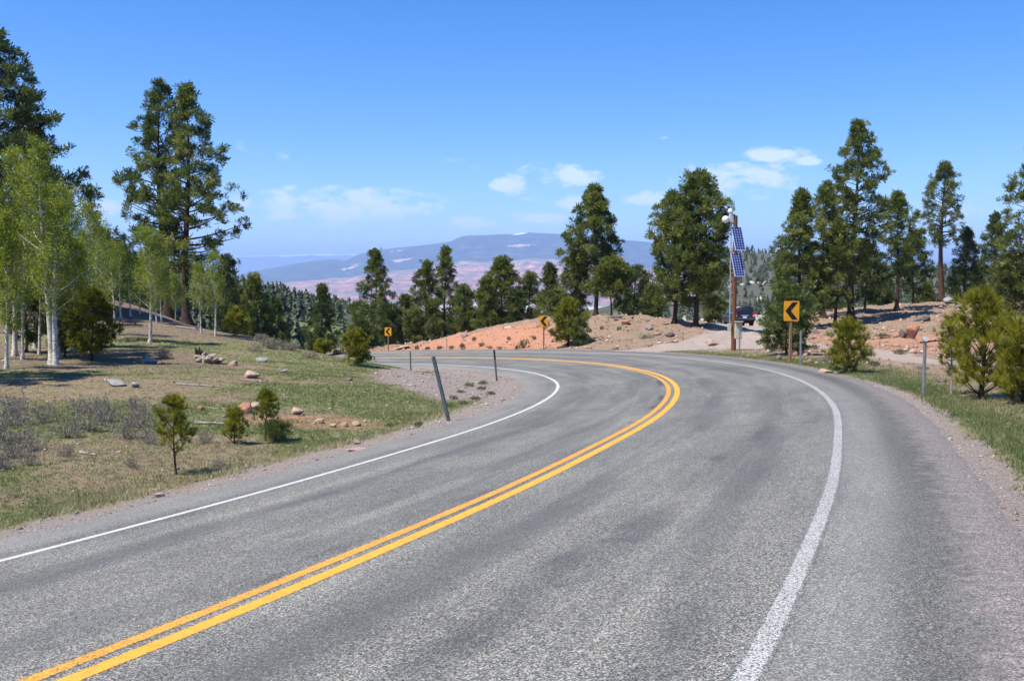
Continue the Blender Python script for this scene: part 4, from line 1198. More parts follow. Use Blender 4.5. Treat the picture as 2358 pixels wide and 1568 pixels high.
rock(342, 41, 36, 20, 'grey boulder below the free-standing white aspen', 'rock_grey')
rock(540, 42.5, 22, 13, 'pale tan boulder right of the broken stump', 'rock_tan')
rock(605, 46, 38, 16, 'flat grey boulder on the slope under the brow', 'rock_grey')
rock(580, 35.5, 40, 18, 'flat tan boulder alone in the middle of the slope', 'rock_tan')
rock(562, 24.6, 54, 24, 'big red-brown boulder left of the thin young pine', 'rock_red')
rock(592, 25.6, 30, 14, 'orange-tan rock tucked behind the big red-brown boulder', 'rock_tan')
rock(683, 24.8, 32, 18, 'rounded tan rock right of the thin young pine', 'rock_tan')
rock(461, 25.0, 20, 13, 'small red-brown rock up-slope between the first two young pines', 'rock_red')
rock(268, 31.0, 58, 14, 'long flat grey stone half sunk in the slope above the thicket', 'rock_grey')
rock(312, 30.6, 20, 14, 'small grey stone at the right end of the long flat stone', 'rock_grey')
rock(735, 23.2, 26, 13, 'pale stone, leftmost of the loose row near the gravel', 'rock_tan')
rock(766, 22.8, 18, 9, 'pale stone, second of the loose row near the gravel', 'rock_tan')
rock(793, 23.0, 20, 11, 'pale stone, third of the loose row near the gravel', 'rock_pink')
rock(822, 23.2, 22, 12, 'pale stone, rightmost of the loose row near the gravel', 'rock_tan')
rock(805, 36.5, 18, 8, 'dark stone on the grass below the corner pine', 'rock_dark')
rock(655, 40.5, 20, 8, 'light flat stone on the grass below the flat grey boulder', 'rock_grey')
rock(818, 19.5, 20, 14, 'reddish stone at the gravel edge right of the young pines', 'rock_pink')
rock(350, 14.2, 20, 9, 'pale stone in the grass left of the largest young pine, near the verge', 'rock_grey')
rock(365, 13.4, 34, 10, 'flat pinkish stone at the verge below the largest young pine', 'rock_pink')
rock(822, 17.8, 46, 9, 'flat grey-pink slab on the gravel verge', 'rock_pink')
rock(1250, 76.5, 34, 14, 'pale boulder on the crest of the bank left of the middle chevron', 'rock_tan')
rock(1418, 76, 30, 12, 'flat brown boulder at the bank top under the tall conical pine', 'rock_dark')
rock(1440, 71, 22, 12, 'dark brown boulder on the bank right of the small olive bush', 'rock_red')
rock(1350, 76, 22, 9, 'brown boulder at the bank top right of the rounded young pine', 'rock_pink')
rock(1175, 80, 26, 10, 'grey-tan boulder on the bank crest below the broad spiky pine', 'rock_tan')
rock(1072, 84, 24, 10, 'dark grey boulder on the lower bank crest', 'rock_grey')
rock(930, 90, 40, 9, 'long pale slab at the low left end of the bank', 'rock_tan')
rock(1640, 56.5, 42, 13, 'pinkish boulder in the pull-out left of the solar pole', 'rock_pink')
rock(1540, 66, 26, 11, 'dark boulder left of the twin-trunk pine', 'rock_dark')
rock(1495, 70, 24, 9, 'grey stone at the rim left of the twin-trunk pine', 'rock_grey')
rock(2098, 60.5, 30, 34, 'big upright red boulder in the shade right of the slender pine', 'rock_red', sink=.15)
rock(2076, 60, 20, 20, 'dark red boulder leaning on the left of the upright red one', 'rock_dark', sink=.2)
rock(2062, 62, 16, 15, 'small red boulder at the left end of the upright red one', 'rock_red')
rock(2118, 80, 40, 14, 'dark boulder at the ridge below the lone red trunk', 'rock_dark')
rock(2205, 90, 26, 12, 'dark brown boulder on the ridge right of the lone red trunk', 'rock_dark')
rock(2180, 96, 24, 12, 'grey rounded boulder on the ridge skyline', 'rock_grey')
rock(1880, 72, 40, 16, 'dark boulder heap stone left of the tallest right-hand pine', 'rock_dark')
rock(1905, 70, 24, 12, 'smaller dark boulder left of the tallest right-hand pine', 'rock_dark')
rock(1962, 60, 34, 9, 'flat pale stone in front of the tallest right-hand pine', 'rock_pink')
rock(2140, 52, 36, 7, 'long flat red stone right of the young bushy pine', 'rock_red')
rock(1900, 30.2, 34, 12, 'pale flat stone left at the foot of the young bushy pine', 'rock_tan')
rock(1793, 39, 14, 12, 'dark stone at the foot of the big chevron sign', 'rock_dark')
rock(1862, 36, 20, 9, 'orange-brown stone right of the thin post beside the big chevron', 'rock_red')
rock(2018, 34, 16, 10, 'dark stone on the stony ground right of the young bushy pine', 'rock_dark')
rock(2330, 46, 50, 26, 'large dark boulder half behind the right-hand pine bush', 'rock_dark')
rock(2240, 70, 30, 12, 'brown boulder in the middle of the right-hand stony slope', 'rock_red')
rock(2170, 24.6, 30, 10, 'dark rock ledge in the bank right of the reflector post', 'rock_dark')

# broken stump with bleached slabs round it
sx_, sy_, _ = spot(478, 826, 43); sz_ = hz(sx_, sy_)
st_ = empty('broken_stump', (sx_, sy_, sz_)); tag(st_, 'rotten broken stump with pale slabs fallen round it', 'stump')
g = np.random.default_rng(5); mb = MB()
for i in range(11):
    a = i * .57; r0 = .30 + g.normal(0, .03)
    top_ = g.uniform(.16, .34)
    mb.tube([(math.cos(a) * r0 * 1.15, math.sin(a) * r0 * 1.15, -.08), (math.cos(a) * r0, math.sin(a) * r0, top_ * .6), (math.cos(a) * r0 * .9 + g.normal(0, .03), math.sin(a) * r0 * .9, top_)], [.13, .12, .07], 6)
mb.build('stump_shell', M['deadwood'], st_)
for i in range(13):
    v, f = ROCKS[i % 6]
    me = mesh_np('slab', v, f); o = link('slab', me, M['rock_tan'] if i % 3 else M['deadwood'], st_)
    a = i * .7; o.location = (math.cos(a) * (.18 + .05 * i), math.sin(a) * .3 - .12, .08 + g.uniform(0, .30 if i < 7 else .08)); o.scale = (g.uniform(.2, .40), g.uniform(.14, .24), g.uniform(.08, .17)); o.rotation_euler = (g.normal(0, .3), g.normal(0, .3), a)
sx_, sy_, _ = spot(458, 800, 45.5)
st_ = empty('snag_stump', (sx_, sy_, hz(sx_, sy_))); tag(st_, 'small dark snag just behind the broken stump', 'stump')
mb = MB()
for i in range(5):
    a = i * 1.26; mb.tube([(math.cos(a) * .12, math.sin(a) * .12, -.05), (math.cos(a) * .13, math.sin(a) * .10, .18), (math.cos(a) * .2, math.sin(a) * .17, .30 + .05 * i)], [.09, .08, .02], 5)
mb.build('stump_shell', M['bark'], st_)


def log(px, Y, L, ang, r, label, mat='deadwood', name='fallen_log', branches=2, py=850):
    _seed[0] += 1; g = np.random.default_rng(_seed[0]); x, y, _ = spot(px, py, Y)
    e = empty(name, (x, y, hz(x, y)), ang); tag(e, label, 'log' if name == 'fallen_log' else 'branch')
    xs_ = np.linspace(-L / 2, L / 2, 7); ca, sa = math.cos(ang), math.sin(ang)
    pts = [(q, .05 * L * math.sin(q * 2 / L + g.uniform(0, 3)), hz(x + q * ca, y + q * sa) - hz(x, y) + r * .8) for q in xs_]
    mb = MB(); mb.tube(pts, [r * (1 - .5 * i / 6) for i in range(7)], 7); mb.build('stem', M[mat], e, True)
    for i in range(branches):
        p = Vector(pts[3 + i % 3]); d = Vector((g.uniform(.2, .5), g.choice([-1, 1]) * .35, g.uniform(.15, .5))) * L * .3
        mb = MB(); mb.tube([p, p + d * .5 + Vector((0, 0, .03)), p + d], [r * .4, r * .3, r * .12], 5); mb.build('limb', M[mat], e)
    return e


log(303, 62, 1.6, .1, .10, 'dark fallen log behind the free-standing white aspen', 'bark')
log(440, 60, 2.0, -.15, .07, 'bleached fallen log at the foot of the twin pines')
log(500, 25.2, .75, -.35, .022, 'bleached stick lying left of the big red-brown boulder', name='fallen_branch', branches=1)
log(455, 31.5, 1.5, -.15, .035, 'grey dead branch lying across the middle of the slope', name='fallen_branch', branches=3)
log(195, 17.6, .5, -.6, .03, 'pale splintered branch at the edge of the thicket', name='fallen_branch')
log(590, 34.0, 1.2, -.2, .03, 'thin dead branch below the flat tan boulder', name='fallen_branch', branches=3)
log(20, 52, 5., .05, .10, 'pale fallen trunk under the trees at the left edge')
log(490, 22.2, .9, .05, .04, 'grey weathered log stub between the young pines', branches=1)
log(2150, 58, 1.8, .2, .07, 'reddish fallen log beside the upright red boulder', 'redbark')

# ------------------------------------------------------------------ stuff: grass, pebbles, far forest
def interp_grid(a, x, y):
    i = np.clip(np.searchsorted(xs, x) - 1, 0, nx - 2); j = np.clip(np.searchsorted(ys, y) - 1, 0, ny - 2)
    tx = (x - xs[i]) / (xs[i + 1] - xs[i]); ty = (y - ys[j]) / (ys[j + 1] - ys[j])
    return (a[j, i] * (1 - tx) + a[j, i + 1] * tx) * (1 - ty) + (a[j + 1, i] * (1 - tx) + a[j + 1, i + 1] * tx) * ty


def grass(name, x, y, h, tint, blades, g, wid=.05):
    n = len(x); z = interp_grid(GZ, x, y)
    P = np.stack([x, y, z], 1)[:, None] + np.concatenate([g.normal(0, .035, (n, blades, 2)), np.zeros((n, blades, 1))], 2)
    d = unit(np.concatenate([g.normal(0, .42, (n, blades, 2)), np.ones((n, blades, 1))], 2))
    L = h[:, None] * g.uniform(.5, 1.15, (n, blades)); s = unit(np.cross(d, g.normal(size=(n, blades, 3)))) * (wid * L + .0025)[..., None]
    Vt = np.stack([P - s, P + s, P + d * L[..., None] + np.stack([g.normal(0, .15, L.shape) * L, g.normal(0, .15, L.shape) * L, -.1 * L], -1)], 2).reshape(-1, 3)
    tt = np.clip(np.repeat((tint[:, None] + g.normal(0, .12, (n, blades))).ravel(), 3), 0, 1)
    return link(name, mesh_np(name, Vt, np.arange(len(Vt)).reshape(-1, 3), {'tint': tt}), M['grass'])


g = np.random.default_rng(77)
# left slope: sampled evenly over the angle of view so that near grass is densest, thinning with distance
n = 175000
ang = g.uniform(-.55, .06, n); Yd = 6 + 58 * g.random(n) ** 1.7
x = np.tan(ang) * Yd; y = Yd
dd, ss = road_coords(x, y)
gm = interp_grid(green, x, y); gr = interp_grid(grav, x, y)
verge = np.exp(-((-dd - 5.9) / .55) ** 2)
keep = (dd < -5.35) & (g.random(n) < np.clip(.42 + .7 * gm + .5 * verge - .75 * gr, 0.02, 1)) & ((dd < -5.9) | (g.random(n) < .25))
x, y, gm, dd, verge = x[keep], y[keep], gm[keep], dd[keep], verge[keep]
pn = fbm(x * .5, y * .5, 121, 3)
tint = np.clip(.54 - .28 * gm + pn * .9 + verge * .40 + g.normal(0, .1, len(x)), 0, 1)
tag(grass('field_grass', x, y, np.clip(.030 + .030 * gm + .05 * verge * (pn > .02) + pn * .06, .018, .16) * g.uniform(.6, 1.4, len(x)) * (1 + y / 90), tint, 4, g), 'thin green and straw grass on the left slope', 'grass', kind='stuff')
# right verge
n = 44000
s_ = 40 + 75 * g.random(n) ** 1.4; k = np.clip(np.searchsorted(ARC, s_ + ARC[np.argmin(np.abs(CL[:, 1] - 2))] - 40), 0, len(ARC) - 1)
off = 5.35 + g.exponential(.8, n)
x = CL[k, 0] + NRM[k, 0] * off + g.normal(0, .1, n); y = CL[k, 1] + NRM[k, 1] * off + g.normal(0, .1, n)
edge = 5.55 + .5 * fbm(x * .6, y * .6, 131, 3) - .55 * sstep(24, 30, y)
keep = (off > edge) & (off < edge + 3.4 + 2.5 * fbm(x * .3, y * .3, 133, 2)) & (y > 5) & (y < 52)
x, y, off = x[keep], y[keep], off[keep]
pn = fbm(x * .8, y * .8, 141, 3)
tint = np.clip(.46 + pn * .7 + .14 * sstep(6.2, 8.5, off) + .25 * sstep(36, 44, y) + g.normal(0, .1, len(x)), 0, 1)
tag(grass('verge_grass', x, y, (.085 + pn * .05) * g.uniform(.5, 1.4, len(x)) * (1 - .35 * sstep(7, 9, off)), tint, 5, g, .045), 'green grass verge on the outside of the bend', 'grass', kind='stuff')
# dry tufts over the rest
n = 26000
x = g.uniform(-8, 62, n); y = g.uniform(30, 110, n); dd, ss = road_coords(x, y)
keep = (dd > 6.5) & (g.random(n) < .12 + .7 * interp_grid(green, x, y)) & (interp_grid(track, x, y) < .3)
x, y = x[keep], y[keep]
tag(grass('dry_grass', x, y, g.uniform(.08, .24, len(x)), np.clip(g.normal(.62, .22, len(x)), 0, 1), 5, g, .08), 'scattered dry tufts on the stony ground right of the road', 'grass', kind='stuff')


def pebbles(name, x, y, r, mats, label, g):
    n = len(x); z = interp_grid(GZ, x, y)
    base = np.array([(1, 0, 0), (-.5, .85, 0), (-.5, -.85, 0), (.1, .1, .8), (0, 0, -.5)], float)
    f = np.array([(0, 1, 3), (1, 2, 3), (2, 0, 3), (1, 0, 4), (2, 1, 4), (0, 2, 4)])
    a = g.uniform(0, 6.28, n); c_, s_ = np.cos(a), np.sin(a)
    b_ = base[None] * (1 + g.normal(0, .22, (n, 5, 3))) * (r[:, None, None] * np.stack([np.ones(n), g.uniform(.6, 1, n), g.uniform(.45, .9, n)], 1)[:, None])
    Vp = np.stack([b_[..., 0] * c_[:, None] - b_[..., 1] * s_[:, None] + x[:, None], b_[..., 0] * s_[:, None] + b_[..., 1] * c_[:, None] + y[:, None], b_[..., 2] + (z + r * .1)[:, None]], 2).reshape(-1, 3)
    F_ = (f[None] + np.arange(n)[:, None, None] * 5).reshape(-1, 3)
    o = link(name, mesh_np(name, Vp, F_, {'tint': np.repeat(np.clip(g.normal(.5, .25, n), 0, 1), 5)}), mats)
    return tag(o, label, 'stones', kind='stuff')


m, nt_, b = material('pebble_stone')
nt_.links.new(ramp(nt_, [(0, (.09, .08, .078)), (.35, (.21, .18, .165)), (.7, (.34, .29, .26)), (1, (.50, .46, .42))], attr(nt_, 'tint')), b.inputs['Base Color']); b.inputs['Roughness'].default_value = .95
M['pebble'] = m
m, nt_, b = material('red_stone_chips')
nt_.links.new(ramp(nt_, [(0, (.10, .065, .055)), (.4, (.27, .17, .13)), (.75, (.40, .29, .24)), (1, (.50, .42, .37))], attr(nt_, 'tint')), b.inputs['Base Color']); b.inputs['Roughness'].default_value = .95
M['redpebble'] = m
# loose gravel along both shoulders
n = 30000
s_ = g.random(n) ** 1.5 * 95 + 30; k = np.clip(np.searchsorted(ARC, s_), 0, len(ARC) - 1)
left = g.random(n) < .55
off = np.where(left, -4.72 - g.exponential(.55, n), 4.85 + g.exponential(.42, n))
jt = g.uniform(-.25, .25, n); x = CL[k, 0] + NRM[k, 0] * off + TAN[k, 0] * jt; y = CL[k, 1] + NRM[k, 1] * off + TAN[k, 1] * jt
keep = (y > 3) & (np.abs(off) < 7)
x, y = x[keep], y[keep]
pebbles('loose_gravel', x, y, np.clip(g.lognormal(-4.35, .45, len(x)), .006, .05), M['pebble'], 'loose grey-pink gravel along both road shoulders', g)
n = 9000
x = g.uniform(-9, 4, n); y = g.uniform(22, 60, n); dd, ss = road_coords(x, y); keep = (dd < -4.9) & (interp_grid(grav, x, y) > .35)
x, y = x[keep], y[keep]
pebbles('bend_gravel', x, y, np.clip(g.lognormal(-3.7, .5, len(x)), .012, .12), M['pebble'], 'stones on the gravel patch inside the bend', g)
n = 24000
x = g.uniform(-14, 60, n); y = g.uniform(34, 108, n); dd, ss = road_coords(x, y); keep = (dd > 5.6) & (interp_grid(track, x, y) < .4) & (fbm(x * .25, y * .25, 151, 3) > -.08)
x, y = x[keep], y[keep]
pebbles('scattered_stones', x, y, np.clip(g.lognormal(-2.75, .65, len(x)), .02, .36), M['redpebble'], 'reddish stones strewn over bank and stony ground', g)
n = 5200
x = g.uniform(-26, 0, n); y = 9 + 53 * g.random(n) ** 1.2; dd, ss = road_coords(x, y); keep = (dd < -6)
x, y = x[keep], y[keep]
pebbles('slope_stones', x, y, np.clip(g.lognormal(-3.6, .55, len(x)), .012, .11), M['pebble'], 'small stones strewn over the left slope', g)


def far_trees(name, x, y, h, label, mat, g, k=27):
    """jagged little conifers, real volumes, one mass of far wood"""
    n = len(x); z = far_h(x, y)
    t = g.random((n, k)) ** .8; a = g.uniform(0, 6.283, (n, k)); r = (1 - t) * .24 * g.uniform(.6, 1.15, (n, k)) + .01
    shape = g.uniform(.75, 1.25, n)[:, None]
    px_ = np.cos(a) * r * shape; py_ = np.sin(a) * r * shape; pz_ = .06 + t * .92
    P = np.stack([px_, py_, pz_], 2) * h[:, None, None] + np.stack([x, y, z], 1)[:, None]
    out_ = np.stack([np.cos(a), np.sin(a), np.full_like(a, -.35)], 2)
    L = (h[:, None] * (.08 + .14 * (1 - t)))[..., None]
    side = np.stack([-np.sin(a), np.cos(a), np.zeros_like(a)], 2)
    Vt = np.stack([P + side * L * .8 - out_ * L * .4, P - side * L * .8 - out_ * L * .4, P + out_ * L, P + np.array([0, 0, 1.]) * L * 1.1 - out_ * L * .5], 2)
    b0 = np.arange(n * k)[:, None] * 4
    F_ = np.concatenate([b0 + np.array([0, 2, 3]), b0 + np.array([1, 3, 2])])
    tint = np.repeat(np.clip(np.repeat(g.normal(.42, .22, n), k) + g.normal(0, .08, n * k), 0, 1), 4)
    o = link(name, mesh_np(name, Vt.reshape(-1, 3), F_, {'tint': tint}), mat)
    return tag(o, label, 'forest', kind='stuff')


n = 6500
x = g.uniform(-520, 40, n); y = 225 + 1250 * g.random(n) ** 1.75
me_ = np.exp(-(((x + 72) / 12) ** 2 + ((y - 345) / 24) ** 2))
keep = (x / y > -.62) & (me_ < .35) & (x / y < .05) & (fbm(x * .01, y * .01, 161, 3) > -.22)
x, y = x[keep], y[keep]
far_trees('hillside_forest', x, y, g.uniform(5, 10, len(x)), 'dark conifer forest covering the far slope left of the bend', M['farpine'], g)
def crag(x, y): return fbm(x * .012 + y * .006, y * .016, 91, 4) + .46 + .14 * np.exp(-((x / y - .25) / .055) ** 2) * (1 - sstep(760, 900, y))


n = 6500
x = g.uniform(90, 760, n); y = g.uniform(380, 1150, n)
keep = (x / y > .10) & (x / y < .62) & (g.random(n) < .85) & (crag(x, y) < .56 + g.uniform(-.10, .1, n) + .3 * sstep(820, 950, y))
x, y = x[keep], y[keep]
far_trees('rocky_hill_forest', x, y, g.uniform(4.5, 8.5, len(x)), 'scattered conifers on the rocky far hill behind the solar pole', M['farpine'], g, 20)
# pale outcrops on that hill
n = 2600
x = g.uniform(90, 640, n); y = g.uniform(420, 840, n)
keep = (x / y > .10) & (x / y < .6) & (crag(x, y) > .53)
x, y = x[keep], y[keep]
VV = []; FF = []; b0 = 0
rv, rf = rock_mesh(777, 2, 7)
for i in range(len(x)):
    s_ = g.uniform(1.2, 4.6); a = g.uniform(0, 6.28); zz = float(0)
    v = rv * np.array([s_, s_ * g.uniform(.5, 1), s_ * g.uniform(.5, 1.0)]); c_, q_ = math.cos(a), math.sin(a)
    VV.append(np.stack([v[:, 0] * c_ - v[:, 1] * q_ + x[i], v[:, 0] * q_ + v[:, 1] * c_ + y[i], v[:, 2]], 1)); FF.append(rf + b0); b0 += len(rv)
zc = far_h(x, y)
for i in range(len(x)): VV[i][:, 2] += zc[i]
m = rockmat('pale_outcrop', [(.3, (.22, .185, .16)), (.5, (.38, .335, .29)), (.7, (.52, .47, .42))], .25)
tag(link('pale_outcrops', mesh_np('pale_outcrops', np.concatenate(VV), np.concatenate(FF)), m), 'pale rock outcrops on the far hill behind the solar pole', 'rocks', kind='stuff')

# ------------------------------------------------------------------ signs and posts
m, nt_, b = material('sign_yellow'); b.inputs['Base Color'].default_value = (.83, .36, .014, 1); b.inputs['Roughness'].default_value = .45
nt_.links.new(ramp(nt_, [(.3, (.74, .31, .012)), (.7, (.86, .385, .018))], noise(nt_, 4, 4, .6)), b.inputs['Base Color']); M['signy'] = m
M['signk'] = plain('sign_black', (.012, .012, .013), .5)
M['postwood'] = bark('post_wood', [(.3, (.15, .085, .045)), (.55, (.27, .16, .085)), (.75, (.36, .23, .13))], 14., (3, 3, .3))
M['polewood'] = bark('pole_wood', [(.3, (.075, .030, .018)), (.55, (.17, .075, .042)), (.75, (.25, .12, .07))], 10., (3, 3, .3))
M['steel'] = plain('galvanised_steel', (.34, .36, .38), .5, .6, .2, 9.)
M['darksteel'] = plain('weathered_steel', (.13, .15, .165), .6, .5, .25, 9.)
M['alu'] = plain('sign_back', (.45, .46, .47), .5, .7)


def chevron(px, ytop, wpx, Y, label, rz, ybase=None):
    x, y, _ = spot(px, 784, Y); z = hz(x, y)
    e = empty('chevron_sign', (x, y, z), rz); tag(e, label, 'sign', 'chevron signs round the bend')
    W = .61; Hs = .76; top = spot(px, ytop, Y)[2] - z
    def frame(a, b_, c_): return (a, c_, b_)
    mb = MB(); mb.box((0, .0, top * .5 - .15), (.095, .095, top + .1), bev=.008); mb.build('post', M['postwood'], e)
    r = .035; poly = []
    for cx, cz, a0 in ((W / 2 - r, Hs / 2 - r, 0), (-W / 2 + r, Hs / 2 - r, 90), (-W / 2 + r, -Hs / 2 + r, 180), (W / 2 - r, -Hs / 2 + r, 270)):
        for k_ in range(5): poly.append((cx + r * math.cos(R(a0 + k_ * 22.5)), top - Hs / 2 + cz + r * math.sin(R(a0 + k_ * 22.5))))
    mb = MB(); mb.prism(poly, -.058, -.054, frame); pl = mb.build('panel', M['signy'], e)
    mb = MB(); mb.prism(poly, -.0535, -.051, frame); mb.build('panel_back', M['alu'], e)
    c0 = top - Hs / 2
    ch = [(.03, .33), (.255, .33), (-.02, 0), (.255, -.33), (.03, -.33), (-.245, 0)]
    mb = MB(); mb.prism([(a_, c0 + b_) for a_, b_ in ch], -.0605, -.0582, frame); mb.build('chevron_mark', M['signk'], pl)
    for dz in (.27, -.27):
        mb = MB(); mb.tube([(.0, -.066, c0 + dz * .4), (.0, -.057, c0 + dz * .4)], .012, 8); mb.build('bolt', M['steel'], e)
    return e


chevron(1820, 693, 38, 36.7, 'largest yellow chevron sign, in front of the juniper right of the solar pole', R(6))
chevron(1252, 727, 19, 66.2, 'middle yellow chevron sign at the foot of the reddish bank', R(4))
chevron(894, 754, 15, 88.5, 'smallest yellow chevron sign, at the low left end of the bank', R(-6))


def post(px, Y, hgt, label, lean=0., mat='steel', reflector=None, dark_top=False, rz=0., w=.075, name='delineator_post', lean_y=0.):
    x, y, _ = spot(px, 850, Y); z = hz(x, y)
    e = empty(name, (x, y, z), rz); tag(e, label, 'post', 'roadside marker posts')
    e.rotation_euler = (lean_y, lean, rz)
    def frame(a, b_, c_): return (a, b_, c_)
    t = .008; h = w / 2; dpt = .035
    U_ = [(-h - .012, 0), (-h + .004, 0), (-h + .014, -dpt + t), (h - .014, -dpt + t), (h - .004, 0), (h + .012, 0), (h + .012, -t), (h - .0, -t), (h - .006, -dpt), (-h + .006, -dpt), (-h, -t), (-h - .012, -t)]
    mb = MB(); mb.prism(U_, -.25, hgt, frame); mb.build('post_channel', M[mat], e)
    if dark_top:
        mb = MB(); mb.box((0, -dpt - .006, hgt - .19), (w + .02, .006, .42), bev=.002); mb.build('reflector_plate', M['signk'], e)
    if reflector:
        mb = MB(); mb.tube([(0, -dpt - .004, hgt - .01), (0, -dpt - .022, hgt - .01)], .055, 20); rp = mb.build('reflector', M['reflector'], e, True)
        mb = MB(); mb.tube([(0, -dpt + .012, hgt - .01), (0, -dpt - .0035, hgt - .01)], .062, 20); mb.build('reflector_rim', M['steel'], e, True)
    return e


m, nt_, b = material('reflector_glass'); nt_.links.new(ramp(nt_, [(.3, (.55, .60, .64)), (.7, (.75, .80, .84))], noise(nt_, 30, 2)), b.inputs['Base Color']); b.inputs['Roughness'].default_value = .2; M['reflector'] = m
post(1033, 23.4, 1.63, 'dark steel post leaning left on the gravel inside the bend', lean=-.232, mat='darksteel', w=.07)
post(1144, 41.0, 1.33, 'marker post with a black top inside the bend', lean=-.085, mat='darksteel', dark_top=True, w=.055)
post(946, 56.5, 1.20, 'upright marker post farthest inside the bend', lean=-.02, mat='darksteel', w=.055)
post(2128, 21.0, 1.25, 'grey marker post with a round white reflector in the verge', mat='steel', reflector=True, w=.05)
post(1843, 34.9, 1.28, 'thin grey marker post right of the largest chevron', mat='steel', w=.045, dark_top=False, lean=-.01)
post(1702, 43.4, 1.28, 'thin grey marker post right at the foot of the solar pole', mat='steel', w=.045)
post(1029, 81, .9, 'faint thin post on the face of the red bank', mat='steel', w=.04)

# ------------------------------------------------------------------ solar-powered pole
x, y, _ = spot(1689, 803, 48.6); z = hz(x, y)
pole = empty('solar_pole', (x, y, z)); tag(pole, 'wooden pole with two solar panels, dome camera and control box', 'pole')
PT = spot(1689, 497, 48.6)[2] - z
mb = MB(); mb.tube([(0, 0, -.3), (0, 0, PT * .5), (0, 0, PT)], [.125, .115, .105], 16); mb.build('post', M['polewood'], pole, True)
M['conduit'] = plain('grey_conduit', (.38, .38, .36), .55, .2)
M['cream'] = plain('cream_enclosure', (.50, .47, .37), .5, 0, .08, 3.)
M['whiteplastic'] = plain('white_plastic', (.78, .79, .80), .35, 0, .04, 3.)
M['frame'] = plain('panel_frame', (.60, .62, .64), .4, .5)
mb = MB(); mb.tube([(-.22, -.05, 1.25), (-.22, -.05, PT * .98)], .026, 8); mb.build('conduit', M['conduit'], pole, True)
for zz in (1.9, 2.9, 3.9, 4.9, PT - .35):
    mb = MB(); mb.box((-.13, -.05, zz), (.22, .05, .035)); mb.build('strap', M['conduit'], pole)
mb = MB(); mb.box((-.24, -.09, 1.20), (.17, .13, .33), bev=.01); mb.build('junction_box', M['cream'], pole)
mb = MB(); mb.box((.19, -.16, 1.03), (.36, .22, .84), bev=.015); cb_ = mb.build('control_box', M['cream'], pole)
mb = MB(); mb.box((.19, -.275, 1.03), (.31, .012, .78), bev=.004); dr = mb.build('door', M['cream'], cb_)
mb = MB(); mb.box((.19, -.2725, 1.48), (.42, .30, .02), bev=.004); mb.build('rain_hood', M['cream'], cb_)
mb = MB(); mb.tube([(.31, -.282, 1.05), (.31, -.30, 1.05)], .02, 8); mb.build('latch', M['steel'], cb_)
m, nt_, b = material('solar_cell'); nt_.links.new(ramp(nt_, [(.3, (.008, .016, .085)), (.7, (.016, .036, .17))], noise(nt_, 8, 3)), b.inputs['Base Color']); b.inputs['Roughness'].default_value = .22; b.inputs['Specular IOR Level'].default_value = .5; M['cell'] = m
m, nt_, b = material('solar_backsheet'); nt_.links.new(ramp(nt_, [(.3, (.30, .36, .52)), (.7, (.38, .44, .60))], noise(nt_, 8, 3)), b.inputs['Base Color']); b.inputs['Roughness'].default_value = .25; M['backsheet'] = m
face = R(13)                                            # turned a little to the right of the viewer
for yt, yb, nm in ((523, 577, 'upper panel'), (583, 637, 'lower panel')):
    zt = spot(1689, yt, 48.6)[2] - z; zb = spot(1689, yb, 48.6)[2] - z; hh = zt - zb
    tilt = R(24); L = hh / math.cos(tilt); Wp = .56
    Mx = Matrix.Rotation(face, 3, 'Z') @ Matrix.Rotation(-tilt, 3, 'X')
    ctr = Vector((.02, 0, (zt + zb) / 2)) + Matrix.Rotation(face, 3, 'Z') @ Vector((0, -.30, 0))
    def place(mb_, c, s, bev=0.): mb_.box(ctr + Mx @ Vector(c), s, Mx, bev)
    pn_ = MB(); place(pn_, (0, 0, 0), (Wp, .03, L), .004); po = pn_.build('solar_panel', M['frame'], pole); po['label'] = nm + ' of blue cells'
    q = MB(); place(q, (0, -.0172, 0), (Wp - .03, .003, L - .03)); q.build('backsheet', M['backsheet'], po)
    nC_, nR_ = 4, 9; cw = (Wp - .05) / nC_; chh = (L - .05) / nR_
    for i in range(nC_):
        q = MB()
        for j in range(nR_):
            place(q, ((i - (nC_ - 1) / 2) * cw, -.0208, (j - (nR_ - 1) / 2) * chh), (cw - .016, .003, chh - .016))
        q.build('cell_column', M['cell'], po)
    q = MB(); q.tube([Vector((0, 0, ctr.z + .25)), ctr + Mx @ Vector((0, .015, .25))], .025, 8); q.tube([Vector((0, 0, ctr.z - .3)), ctr + Mx @ Vector((0, .015, -.3))], .025, 8); q.build('bracket', M['steel'], pole)
# camera head at the top left
q = MB(); q.tube([(0, 0, PT - .12), (-.24, -.06, PT - .12), (-.24, -.06, PT + .22)], .03, 8); q.build('mast_arm', M['whiteplastic'], pole, True)
q = MB(); q.box((-.27, -.08, PT - .12), (.14, .16, .42), bev=.02); q.build('camera_housing', M['cream'], pole)
q = MB(); q.tube([(-.28, -.08, PT - .12), (-.52, -.12, PT - .10)], .035, 8); q.build('camera_arm', M['whiteplastic'], pole, True)
q = MB(); q.tube([(-.52, -.12, PT - .02 - .004 * 0), (-.52, -.12, PT - .10), (-.52, -.12, PT - .20), (-.52, -.12, PT - .29), (-.52, -.12, PT - .345), (-.52, -.12, PT - .37)], [.06, .165, .185, .155, .09, .02], 16); q.build('dome_camera', M['whiteplastic'], pole, True)
q = MB(); q.tube([(-.28, -.07, PT + .1), (-.28, -.07, PT + .2), (-.28, -.07, PT + .31), (-.28, -.07, PT + .36)], [.05, .13, .11, .02], 14); q.build('antenna_cap', M['whiteplastic'], pole, True)

